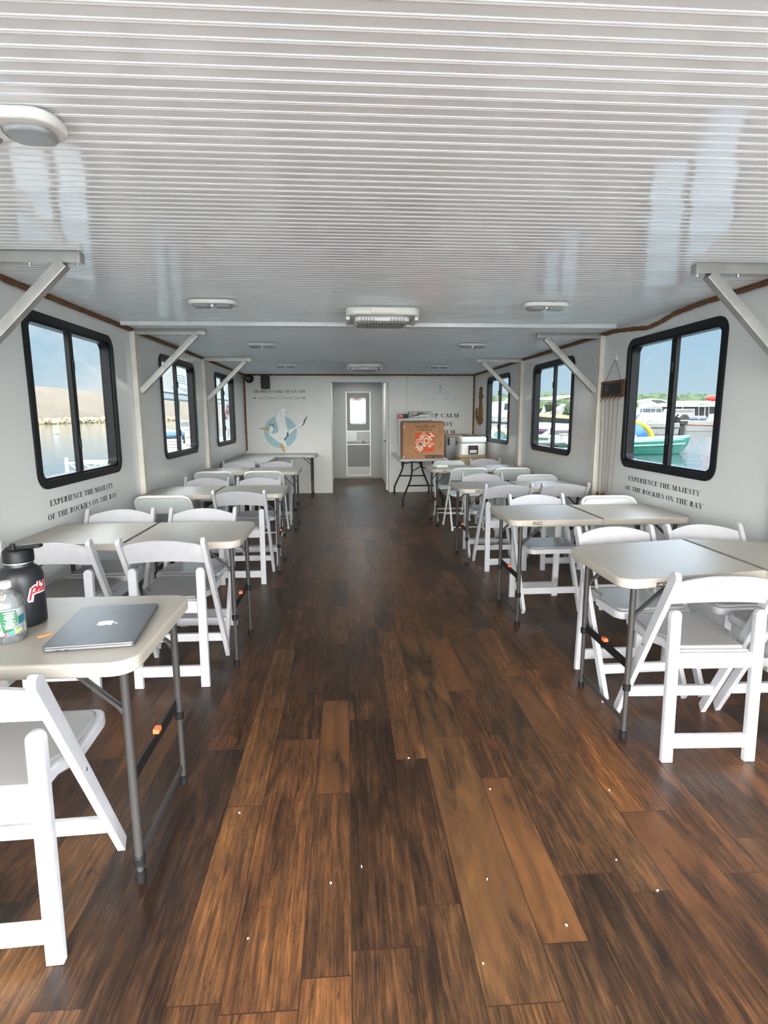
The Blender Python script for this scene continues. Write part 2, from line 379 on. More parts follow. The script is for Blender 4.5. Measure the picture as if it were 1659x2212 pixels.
def obj(name, bm, material, parent=None, smooth=35, recalc=False):
    if recalc: bmesh.ops.recalc_face_normals(bm, faces=list(bm.faces))
    me = bpy.data.meshes.new(name); bm.to_mesh(me); bm.free()
    me.materials.append(material)
    if smooth:
        me.shade_smooth(); me.set_sharp_from_angle(angle=math.radians(smooth))
    o = bpy.data.objects.new(name, me); C.objects.link(o)
    if smooth == 35:
        w_ = o.modifiers.new('weighted', 'WEIGHTED_NORMAL'); w_.keep_sharp = True
    if parent is not None: o.parent = parent
    return o
def tag(o, label, cat, group=None, kind=None):
    if label: o['label'] = label
    if cat: o['category'] = cat
    if group: o['group'] = group
    if kind: o['kind'] = kind
    return o
def thing(name, label, cat, loc=(0, 0, 0), rz=0.0, group=None):
    o = bpy.data.objects.new(name, None); C.objects.link(o)
    o.empty_display_size = 0.1; o.location = loc; o.rotation_euler = (0, 0, rz)
    return tag(o, label, cat, group)
def struct(name, bm, material, parent=None, smooth=35, recalc=False):
    o = obj(name, bm, material, parent, smooth, recalc)
    if parent is None: o['kind'] = 'structure'
    return o
def dup(root, loc, rz, label=None, group=None):
    """copy of a thing with its parts and sub-parts"""
    r = root.copy(); C.objects.link(r); r.location = loc; r.rotation_euler = (0, 0, rz)
    if label: r['label'] = label
    if group: r['group'] = group
    for ch in list(root.children):
        c = ch.copy(); C.objects.link(c); c.parent = r
        for g_ in list(ch.children):
            d = g_.copy(); C.objects.link(d); d.parent = c
    return r
def plane_M(origin, xdir, ydir):
    x = Vector(xdir).normalized(); y = Vector(ydir).normalized(); z = x.cross(y)
    M4 = Matrix((x, y, z)).transposed().to_4x4(); M4.translation = Vector(origin); return M4

# ------------------------------------------------------------------ lettering
def _arc(cx, cy, rx, ry, a0, a1, n=14):
    return [(cx + rx * math.cos(math.radians(a0 + (a1 - a0) * k / n)), cy + ry * math.sin(math.radians(a0 + (a1 - a0) * k / n))) for k in range(n + 1)]
def glyph(ch):
    """didone style capital: list of polygons, advance width; cap height 1"""
    T, h = 0.25, 0.085
    R = lambda x0, y0, x1, y1: [(x0, y0), (x1, y0), (x1, y1), (x0, y1)]
    def stem(x, w=T, s0=True, s1=True):
        o = [R(x, 0, x + w, 1)]
        if s0: o.append(R(x - 0.09, 0, x + w + 0.09, h))
        if s1: o.append(R(x - 0.09, 1 - h, x + w + 0.09, 1))
        return o
    def dg(x0, y0, x1, y1, w): return [[(x0, y0), (x0 + w, y0), (x1 + w, y1), (x1, y1)]]
    def band(a, b): return [[a[i], a[i + 1], b[i + 1], b[i]] for i in range(len(a) - 1)]
    def bowl(cx, cy, rx, ry, a0=-90, a1=90, t=T): return band(_arc(cx, cy, rx, ry, a0, a1), _arc(cx, cy, rx - t, ry - h, a0, a1))
    if ch == ' ': return [], 0.38
    if ch == 'E': return stem(.11) + [R(.11, 0, .72, h), R(.11, 1 - h, .70, 1), R(.3, .48, .55, .53), R(.65, .72, .70, 1), R(.67, 0, .72, .3), R(.51, .36, .55, .65)], .80
    if ch == 'F': return stem(.11) + [R(.11, 1 - h, .70, 1), R(.3, .48, .55, .53), R(.65, .72, .70, 1), R(.51, .36, .55, .65)], .76
    if ch == 'H': return stem(.11) + stem(.62) + [R(.3, .48, .63, .53)], .97
    if ch == 'I': return stem(.11), .44
    if ch == 'L': return stem(.11) + [R(.11, 0, .70, h), R(.65, 0, .70, .32)], .76
    if ch == 'T': return [R(.29, 0, .50, 1), R(.20, 0, .59, h), R(.03, 1 - h, .76, 1), R(.03, .70, .08, 1), R(.71, .70, .76, 1)], .80
    if ch == 'P': return stem(.11) + bowl(.36, .73, .36, .27) + [R(.11, .46, .37, .51)], .78
    if ch == 'R': return stem(.11) + bowl(.36, .74, .34, .26) + [R(.11, .48, .40, .53)] + [[(.40, .52), (.58, .44), (.66, .10), (.86, 0), (.86, .05), (.62, 0), (.48, .12), (.42, .46)]] + [R(.6, 0, .86, .06)], .88
    if ch == 'B': return stem(.11) + bowl(.36, .76, .31, .24) + bowl(.36, .265, .38, .265) + [R(.11, .50, .42, .55)], .82
    if ch == 'D': return stem(.11) + bowl(.36, .5, .48, .5), .94
    if ch == 'O': return band(_arc(.46, .5, .44, .51, 0, 360, 24), _arc(.46, .5, .22, .455, 0, 360, 24)), .93
    if ch == 'C': return band(_arc(.46, .5, .44, .51, 50, 310, 20), _arc(.46, .5, .22, .455, 50, 310, 20)) + [R(.69, .66, .74, 1.0), R(.69, 0.02, .74, .30)], .82
    if ch == 'G': return band(_arc(.46, .5, .44, .51, 50, 310, 20), _arc(.46, .5, .22, .455, 50, 310, 20)) + [R(.69, .66, .74, 1.0), R(.58, 0.0, .79, .45), R(.48, .40, .88, .45)], .92
    if ch == 'S':
        sp = [(.60, .80), (.50, .95), (.34, .97), (.17, .87), (.19, .70), (.36, .56), (.54, .42), (.60, .24), (.48, .06), (.30, .03), (.14, .10), (.08, .22)]
        wd = [.05, .05, .06, .14, .19, .20, .20, .17, .07, .05, .05, .05]; up, dn = [], []
        for i, (x, y) in enumerate(sp):
            a, b = sp[max(i - 1, 0)], sp[min(i + 1, len(sp) - 1)]
            dx, dy = b[0] - a[0], b[1] - a[1]; l_ = math.hypot(dx, dy); nx, ny = -dy / l_, dx / l_
            up.append((x + nx * wd[i] / 2, y + ny * wd[i] / 2)); dn.append((x - nx * wd[i] / 2, y - ny * wd[i] / 2))
        return band(up, dn) + [R(.58, .66, .63, .98), R(.06, .02, .11, .34)], .72
    if ch == 'U': return [R(.11, .3, .32, 1), R(.02, 1 - h, .41, 1), R(.69, .3, .745, 1), R(.58, 1 - h, .85, 1), ] + band(_arc(.43, .32, .32, .33, 180, 360), _arc(.42, .32, .10, .27, 180, 360)), .88
    if ch == 'J': return [R(.30, .22, .51, 1), R(.21, 1 - h, .60, 1), ] + band(_arc(.28, .22, .23, .25, -170, 0), _arc(.26, .24, .06, .2, -170, 0)), .64
    if ch == 'A': return dg(.12, 0, .40, 1, .06) + dg(.58, 0, .36, 1, .23) + [R(.22, .30, .66, .35), R(.0, 0, .30, h), R(.50, 0, .90, h)], .90
    if ch == 'V': return dg(.36, 0, .08, 1, .23) + dg(.44, 0, .72, 1, .06) + [R(-.02, 1 - h, .40, 1), R(.60, 1 - h, .90, 1)], .88
    if ch == 'W': return dg(.30, 0, .06, 1, .22) + dg(.38, 0, .60, 1, .06) + dg(.80, 0, .54, 1, .22) + dg(.88, 0, 1.12, 1, .06) + [R(-.02, 1 - h, .36, 1), R(.46, 1 - h, .86, 1), R(1.0, 1 - h, 1.28, 1)], 1.26
    if ch == 'M': return [R(.11, 0, .165, 1), R(.02, 0, .26, h), R(.02, 1 - h, .3, 1)] + dg(.46, 0, .11, 1, .22) + dg(.50, .0, .82, 1, .06) + stem(.80), 1.14
    if ch == 'N': return [R(.11, 0, .165, 1), R(.02, 0, .26, h), R(.02, 1 - h, .3, 1), R(.77, 0, .825, 1), R(.68, 1 - h, .92, 1)] + dg(.62, 0, .11, 1, .21), .95
    if ch == 'X': return dg(.52, 0, .08, 1, .24) + dg(.12, 0, .62, 1, .06) + [R(.0, 0, .30, h), R(.46, 0, .88, h), R(0, 1 - h, .42, 1), R(.54, 1 - h, .82, 1)], .88
    if ch == 'Y': return [R(.33, 0, .54, .45), R(.24, 0, .63, h), [(.33, .45), (.54, .42), (.27, 1), (.05, 1)], [(.48, .44), (.54, .44), (.80, 1), (.74, 1)], R(-.03, 1 - h, .36, 1), R(.64, 1 - h, .90, 1)], .86
    if ch == 'K': return stem(.11) + dg(.30, .40, .66, 1, .06) + [[(.40, .50), (.56, .66), (.88, 0), (.62, 0)], R(.54, 0, .94, h), R(.58, 1 - h, .84, 1)], .93
    return [R(.1, 0, .3, .2)], .4
def text_bm(s, width, cap, M, track=0.06, bm=None, eps=0.0):
    """lettering in the local x-y plane of M, baseline at y=0, squeezed to the given width"""
    if bm is None: bm = bmesh.new()
    adv = []; x = 0
    for ch in s:
        g, w = glyph(ch); adv.append((x, g)); x += w + track
    k = width / (x - track)
    for x0, g in adv:
        for p_ in g: fan(bm, [((x0 + a) * k, b * cap) for a, b in p_], eps, M)
    return bm
def plain_text(s, height, M, bold=0.0, align='CENTER', squeeze=1.0, bm=None, thick=0.0):
    """sans lettering from the built-in font, in the x-y plane of M, vertically centred"""
    cu = bpy.data.curves.new('lettering', 'FONT'); cu.body = s; cu.align_x = align; cu.align_y = 'CENTER'
    cu.size = height; cu.offset = bold; cu.extrude = thick; cu.resolution_u = 2; cu.space_character = 1.0
    o = bpy.data.objects.new('lettering', cu); C.objects.link(o)
    dg_ = bpy.context.evaluated_depsgraph_get(); me = bpy.data.meshes.new_from_object(o.evaluated_get(dg_))
    me.transform(M @ Matrix.Diagonal((squeeze, 1, 1, 1)))
    if bm is None: bm = bmesh.new()
    bm.from_mesh(me); bpy.data.meshes.remove(me); bpy.data.objects.remove(o); bpy.data.curves.remove(cu)
    return bm
def stroke_bm(bm, pts, w, M, eps=0.0, closed=False):
    """flat painted line; w one width or per-point"""
    n = len(pts); ww = w if isinstance(w, (list, tuple)) else [w] * n; up, dn = [], []
    for i in range(n):
        a, b = pts[max(i - 1, 0)], pts[min(i + 1, n - 1)]
        dx, dy = b[0] - a[0], b[1] - a[1]; l_ = math.hypot(dx, dy) or 1; nx, ny = -dy / l_, dx / l_
        up.append(M @ Vector((pts[i][0] + nx * ww[i] / 2, pts[i][1] + ny * ww[i] / 2, eps)))
        dn.append(M @ Vector((pts[i][0] - nx * ww[i] / 2, pts[i][1] - ny * ww[i] / 2, eps)))
    vu = [bm.verts.new(p) for p in up]; vd = [bm.verts.new(p) for p in dn]
    for i in range(n - 1): bm.faces.new((vd[i], vd[i + 1], vu[i + 1], vu[i]))
def smooth_line(pts, n=6):
    """Catmull-Rom through 2-D points"""
    out = []; P = [pts[0]] + list(pts) + [pts[-1]]
    for i in range(1, len(P) - 2):
        for k in range(n):
            t_ = k / n; a, b, c, d = P[i - 1], P[i], P[i + 1], P[i + 2]
            out.append(tuple(0.5 * (2 * b[j] + (c[j] - a[j]) * t_ + (2 * a[j] - 5 * b[j] + 4 * c[j] - d[j]) * t_ ** 2 + (3 * b[j] - a[j] - 3 * c[j] + d[j]) * t_ ** 3) for j in (0, 1)))
    out.append(pts[-1]); return out

# ================================================================== the cabin
XL, XR, ZC, YB = -1.881, 2.446, 2.235, 10.947
Y0 = -2.80                   # where the roof ends behind the camera
YW = -0.90                    # the side walls start here; nearer the camera the porch is open
bm = new(); bx(bm, -2.2, 2.75, -2.85, 14.5, -0.10, 0.0); struct('floor', bm, M_floor, smooth=0)
bm = new(); bx(bm, -2.6, 3.15, -6.5, -2.855, -0.12, -0.01); struct('added_deck', bm, mat('grey low-bounce deck', (0.16, 0.165, 0.17), 0.7, var=(3, 0.08)), smooth=0)  # unseen deck added behind the camera, its tone set for bounce light

# ceiling: arched roof panels 0.33 m wide, seven double beads on each
def make_ceiling():
    bm = new(); PW = 0.33; NR = 7; pr = []
    start = 1.835 - PW * 7
    for p_ in range(46):
        ys = start + p_ * PW
        if ys > YB: break
        def zz(y):
            f = (y - ys) / PW; return ZC - 0.0022 + 0.0022 * 4 * f * (1 - f)
        for r in range(NR):
            yr = ys + (r + 0.5) * PW / NR
            pr.append((yr - 0.0095, zz(yr - 0.0095)))
            for c_ in (-0.0036, 0.0036):
                for k in range(7):
                    a = PI * k / 6; y = yr + c_ - 0.0034 * math.cos(a); pr.append((y, zz(y) - 0.0023 * math.sin(a)))
            pr.append((yr + 0.0095, zz(yr + 0.0095)))
    L_ = [bm.verts.new((XL - 0.05, y, z)) for y, z in pr]; R_ = [bm.verts.new((XR + 0.05, y, z)) for y, z in pr]
    for i in range(len(pr) - 1): bm.faces.new((L_[i], L_[i + 1], R_[i + 1], R_[i]))
    return bm
bm = make_ceiling(); bx(bm, XL - 0.06, XR + 0.06, Y0, YB + 0.06, ZC + 0.02, ZC + 0.08); struct('ceiling', bm, M_ceil, smooth=40)

WINS = {'L': [(3.585, 4.890), (6.062, 7.408), (8.541, 9.907)], 'R': [(3.625, 4.937), (6.109, 7.457), (8.539, 9.918)]}
ZB, ZT = 1.019, 2.101
def wall_side(name, x, side):
    s = -1 if side == 'L' else 1; xo = x + s * 0.06; bm = new(); q = 0.045; y = YW
    for y0, y1 in WINS[side]:
        bx(bm, x, xo, y, y0 + q, -0.1, ZC + 0.05)
        bx(bm, x, xo, y0 + q, y1 - q, -0.1, ZB + q); bx(bm, x, xo, y0 + q, y1 - q, ZT - q, ZC + 0.05)
        y = y1 - q
    bx(bm, x, xo, y, YB + 0.06, -0.1, ZC + 0.05)
    bmesh.ops.remove_doubles(bm, verts=list(bm.verts), dist=1e-5)
    return struct(name, bm, M_wall, smooth=0)
wall_side('wall_left', XL, 'L'); wall_side('wall_right', XR, 'R')
def make_window(n, x, y0, y1, side):
    s = -1 if side == 'L' else 1          # outward
    cy, cz, w, h = (y0 + y1) / 2, (ZB + ZT) / 2, y1 - y0, ZT - ZB
    root = bpy.data.objects.new(f'window_{n}', None); C.objects.link(root); root['kind'] = 'structure'; root.location = (x, cy, cz)
    M4 = plane_M((0, 0, 0), (0, 1, 0), (0, 0, 1))          # local z = +x
    bm = new()
    ring_prism(bm, rrect(w, h, 0.105, 10), rrect(w - 0.105, h - 0.105, 0.065, 10), -0.014, 0.014, M4)            # inner flange
    ring_prism(bm, rrect(w - 0.080, h - 0.080, 0.075, 10), rrect(w - 0.135, h - 0.135, 0.055, 10), -0.07 if s < 0 else 0.0, 0.0 if s < 0 else 0.07, M4)  # reveal
    obj('window_frame', bm, M_frame, root)
    bm = new(); bx(bm, s * 0.012, s * 0.045, -0.052, -0.008, -h / 2 + 0.04, h / 2 - 0.04, 0.003); bx(bm, s * 0.030, s * 0.066, 0.000, 0.046, -h / 2 + 0.04, h / 2 - 0.04, 0.003)
    obj('mullion', bm, M_frame, root)
    for z_ in (-0.28, 0.26):
        bm = new(); bx(bm, s * 0.0, s * 0.016, -0.036, -0.014, z_ - 0.035, z_ + 0.035, 0.004); obj('window_latch', bm, M_dark, root)
    for a, b, d in ((-w / 2 + 0.04, -0.02, 0.032), (0.0, w / 2 - 0.04, 0.052)):
        bm = new(); bx(bm, s * d, s * (d + 0.004), a, b, -h / 2 + 0.045, h / 2 - 0.045); obj('window_glass', bm, M_glass, root, smooth=0)
    return root
n = 1
for side, x in (('L', XL), ('R', XR)):
    for y0, y1 in WINS[side]:
        make_window(n, x, y0, y1, side); n += 1

# back wall with its doorway
DX0, DX1, DZ = -0.272, 0.808, 2.083
bm = new()
bx(bm, XL - 0.06, DX0, YB, YB + 0.08, -0.1, ZC + 0.05); bx(bm, DX1, XR + 0.06, YB, YB + 0.08, -0.1, ZC + 0.05); bx(bm, DX0, DX1, YB, YB + 0.08, DZ, ZC + 0.05)
struct('wall_back', bm, M_back, smooth=0)
bm = new()
for x_ in (-0.593, 1.157): bx(bm, x_ - 0.012, x_ + 0.012, YB - 0.006, YB, 0.0, ZC - 0.02, 0.002)
struct('trim_1', bm, M_back)
bm = new(); bx(bm, DX0 - 0.03, DX0, YB - 0.012, YB + 0.1, 0, DZ + 0.03, 0.003); bx(bm, DX1, DX1 + 0.03, YB - 0.012, YB + 0.1, 0, DZ + 0.03, 0.003); bx(bm, DX0, DX1, YB - 0.012, YB + 0.1, DZ, DZ + 0.03, 0.003)
struct('trim_2', bm, M_back)
bm = new(); bx(bm, XL - 0.06, XL + 0.005, YB - 0.014, YB + .001, 0.0, 0.002)
bm.free()
# passage beyond the doorway
YP = 13.55
bm = new(); bx(bm, DX0 - 0.10, DX0 - 0.03, YB + 0.08, YP, -0.05, 2.35); struct('wall_passage_left', bm, M_back, smooth=0)
bm = new(); bx(bm, DX1 + 0.03, DX1 + 0.10, YB + 0.08, YP, -0.05, 2.35); struct('wall_passage_right', bm, M_back, smooth=0)
bm = new(); bx(bm, DX0 - 0.10, DX1 + 0.10, YB + 0.08, YP + 0.1, 2.26, 2.33); struct('ceiling_passage', bm, M_back, smooth=0)
# far grey door, built up from stiles, rails and panels
door = bpy.data.objects.new('door_1', None); C.objects.link(door); door['kind'] = 'structure'; door.location = (0.286, YP, 0)
dw = 0.555
bm = new()
bx(bm, -dw - 0.05, -0.275, 0, 0.05, 0.0, 2.26); bx(bm, 0.275, dw + 0.05, 0, 0.05, 0.0, 2.26)
bx(bm, -0.275, 0.275, 0, 0.05, 2.01, 2.26); bx(bm, -0.275, 0.275, 0, 0.05, 0.0, 0.06)
obj('door_leaf', bm, M_doorg, door, smooth=0)
bm = new(); Mxz = plane_M((0, 0, 0), (1, 0, 0), (0, 0, 1))
fr = 0.014
for z0, z1 in ((1.09, 1.12), (0.785, 0.81), (0.05, 0.075), (1.995, 2.015)): bx(bm, -0.275, 0.275, -0.012, 0.02, z0, z1, 0.003)
for sx in (-1, 1): bx(bm, sx * 0.278 - fr, sx * 0.278 + fr, -0.012, 0.02, 0.05, 2.015, 0.003)
obj('door_rail', bm, M_white, door)
bm = new(); ring_prism(bm, rrect(0.55, 0.90, 0.002, 8, 0, 1.555), rrect(0.37, 0.61, 0.05, 8, -0.005, 1.575), -0.03, -0.012, Mxz); obj('window_panel', bm, M_doord, door)
bm = new(); bx(bm, -0.275, 0.275, 0.012, 0.03, 0.27, 0.80); obj('lower_panel', bm, M_doord, door, smooth=0)
bm = new(); bx(bm, -0.275, 0.275, 0.012, 0.03, 0.06, 0.27); obj('kick_panel', bm, mat('pale kick panel', srgb(176, 176, 170), 0.4), door, smooth=0)
bm = new(); bx(bm, -0.19, 0.18, 0.016, 0.020, 1.27, 1.88); obj('pane', bm, M_clear, door, smooth=0)
bm = new(); bx(bm, -0.27, 0.27, 0.022, 0.026, 0.80, 1.10); obj('pane', bm, M_clear, door, smooth=0)
# edge of a white sliding door inside the opening
bm = new(); bx(bm, 0.770, 0.803, YB + 0.10, YB + 0.38, 0.02, 2.075, 0.004); o = struct('door_2', bm, M_back)
bm = new(); tube(bm, [(0.768, YB + 0.2, 0.98), (0.735, YB + 0.2, 0.98), (0.735, YB + 0.30, 0.98)], 0.009, 8); obj('door_handle', bm, M_dark, o)
# added fill light under the passage ceiling, out of sight above the doorway
pl_d = bpy.data.lights.new('passage_fill', 'AREA'); pl_d.energy = 3.5; pl_d.size = 0.3; pl_d.color = (1, 1, 1)
pl = bpy.data.objects.new('passage_fill', pl_d); C.objects.link(pl); pl.location = (0.27, 12.3, 2.235)

# rope trims
def rope(name, pts, r=0.017):
    P = []
    for a, b in zip(pts, pts[1:]):
        a, b = Vector(a), Vector(b); k_ = max(1, int((b - a).length / 0.05))
        for i in range(k_):
            p_ = a.lerp(b, i / k_); P.append(p_)
    P.append(Vector(pts[-1]))
    rr = [r * (1 + 0.12 * math.sin(i * 2.1)) for i in range(len(P))]
    bm = new(); tube(bm, P, rr, 8); return struct(name, bm, M_rope, smooth=60)
zr = 2.218
rope('trim_3', [(XL + 0.012, YW, zr), (XL + 0.012, YB - 0.01, zr)])
rope('trim_4', [(XR - 0.012, YW, zr), (XR - 0.012, 3.9, zr), (XR - 0.012, 4.25, zr - 0.012), (XR - 0.012, 4.45, zr - 0.045), (XR - 0.012, 4.62, zr - 0.06), (XR - 0.012, 4.85, zr - 0.035), (XR - 0.012, 5.2, zr - 0.006), (XR - 0.012, YB - 0.01, zr)])
rope('trim_5', [(XL, YB - 0.012, zr), (XR, YB - 0.012, zr)], 0.014)
rope('trim_6', [(XL + 0.012, YB - 0.012, 0.82), (XL + 0.012, YB - 0.012, zr)], 0.015)
rope('trim_7', [(XR - 0.012, YB - 0.012, 1.10), (XR - 0.012, YB - 0.012, zr)], 0.015)

# posts with roof brackets
def bracket(y, side, near):
    s = 1 if side == 'L' else -1; x = XL if side == 'L' else XR
    nm = 'left' if side == 'L' else 'right'
    where = {0: 'nearest the camera', 1: 'between the first and second windows', 2: 'between the second and third windows'}[near]
    t = thing('roof_bracket', f'aluminium post and slanting roof brace on the {nm} wall, {where}', 'bracket', (x, y, 0), 0, None)
    bm = new(); bx(bm, 0, s * 0.045, -0.065, -0.008, 0.0, ZC - 0.03, 0.004); bx(bm, 0, s * 0.042, 0.0, 0.055, 0.0, ZC - 0.03, 0.004); obj('post', bm, M_post, t)
    bm = new(); bx(bm, 0.0, s * 0.645, -0.026, 0.026, 2.183, ZC - 0.004, 0.003); obj('crossbeam', bm, M_alu, t)
    bm = new(); bar(bm, (s * 0.048, -0.001, 1.688), (s * 0.560, -0.001, 2.185), 0.052, 0.052, (0, 1, 0), 0.004); obj('diagonal_brace', bm, M_alu, t)
    for q in (0.62, 0.40):
        bm = new(); lathe(bm, [(0, -0.010), (0.008, -0.010), (0.008, 0), (0, 0)], (s * q, 0, 2.183), 10); obj('bolt', bm, M_silver, t)
for i, y in enumerate((2.95, 5.37, 7.87)): bracket(y, 'L', i)
for i, y in enumerate((3.00, 5.47, 7.95)): bracket(y, 'R', i)

# white conduit across the ceiling
bm = new(); bx(bm, -1.81, 2.315, 4.915, 4.955, 2.196, 2.231, 0.005)
tag(obj('ceiling_conduit', bm, M_white), 'long white conduit running across the whole ceiling', 'conduit')

# roof air-conditioning ceiling units
def ac_unit(label, loc):
    t = thing('ceiling_vent_unit', label, 'ceiling unit', loc)
    bm = new(); prism(bm, rrect(0.53, 0.50, 0.07, 8), -0.058, 0.0, None, 0.018, 3); obj('housing', bm, M_warmwhite, t)
    bm = new(); prism(bm, rrect(0.40, 0.36, 0.05, 8), -0.088, -0.055, Matrix.Translation((0, 0.02, 0)), 0.012, 2); obj('grille_frame', bm, M_white, t)
    bm = new()
    for k in range(16): bx(bm, -0.165 + k * 0.022 - 0.005, -0.165 + k * 0.022 + 0.005, -0.12, 0.16, -0.094, -0.087)
    obj('grille', bm, M_louver, t, smooth=0)
    bm = new(); prism(bm, rrect(0.17, 0.038, 0.008, 4), 0.248, 0.260, plane_M((0, 0, -0.029), (1, 0, 0), (0, 0, 1)), 0.003); obj('access_panel', bm, M_warmwhite, t)
    bm = new()
    bm.free()
    for sx in (-1, 1):
        for k in range(5):
            bm = new(); bx(bm, sx * (0.06 + k * 0.022), sx * (0.068 + k * 0.022), -0.168, -0.158, -0.085, -0.066); obj('air_slot', bm, M_louver, t, smooth=0)
    for sx in (-1, 1):
        bm = new(); bx(bm, sx * 0.235, sx * 0.262, -0.16, 0.10, -0.082, -0.052, 0.006); obj('side_clip', bm, M_white, t)
    return t
ac_unit('larger, nearer white ceiling air unit crossing the white conduit', (0.272, 4.44, ZC - 0.006))
ac_unit('farther white ceiling air unit near the back doorway', (0.285, 8.86, ZC - 0.006))

# twin ceiling lights
def ceiling_light():
    t = thing('ceiling_light', '', 'light')
    bm = new(); prism(bm, rrect(0.31, 0.15, 0.06, 8), -0.030, 0.0, None, 0.010, 3); obj('base_plate', bm, M_warmwhite, t)
    for sx in (-1, 1):
        bm = new(); prism(bm, rrect(0.115, 0.105, 0.035, 8), -0.045, -0.028, Matrix.Translation((sx * 0.072, 0.004, 0)), 0.010, 3); obj('diffuser', bm, mat('ribbed grey diffuser', (0.33, 0.34, 0.34), 0.25, bump=(90, 0.3)) if 'ribbed grey diffuser' not in bpy.data.materials else bpy.data.materials['ribbed grey diffuser'], t)
    bm = new(); bx(bm, -0.011, 0.011, -0.03, 0.03, -0.043, -0.028, 0.004); obj('switch', bm, M_white, t)
    return t
CL = [((-0.880, 1.68), 'white twin ceiling light cut by the left edge, nearest the camera'),
      ((-0.878, 4.05), 'white twin ceiling light just before the conduit, on the left'),
      ((1.388, 4.04), 'white twin ceiling light just before the conduit, on the right'),
      ((-0.880, 6.34), 'white twin ceiling light just past the conduit, left row'),
      ((1.366, 6.27), 'white twin ceiling light just past the conduit, right row'),
      ((-0.889, 8.86), 'small white twin ceiling light closest to the speaker'),
      ((1.443, 8.97), 'small white twin ceiling light closest to the back right corner')]
l0 = ceiling_light()
for i, ((x, y), lab) in enumerate(CL):
    if i == 0: l0.location = (x, y, ZC - 0.006); l0['label'] = lab; l0['group'] = 'twin ceiling lights'
    else: dup(l0, (x, y, ZC - 0.006), 0, lab, 'twin ceiling lights')

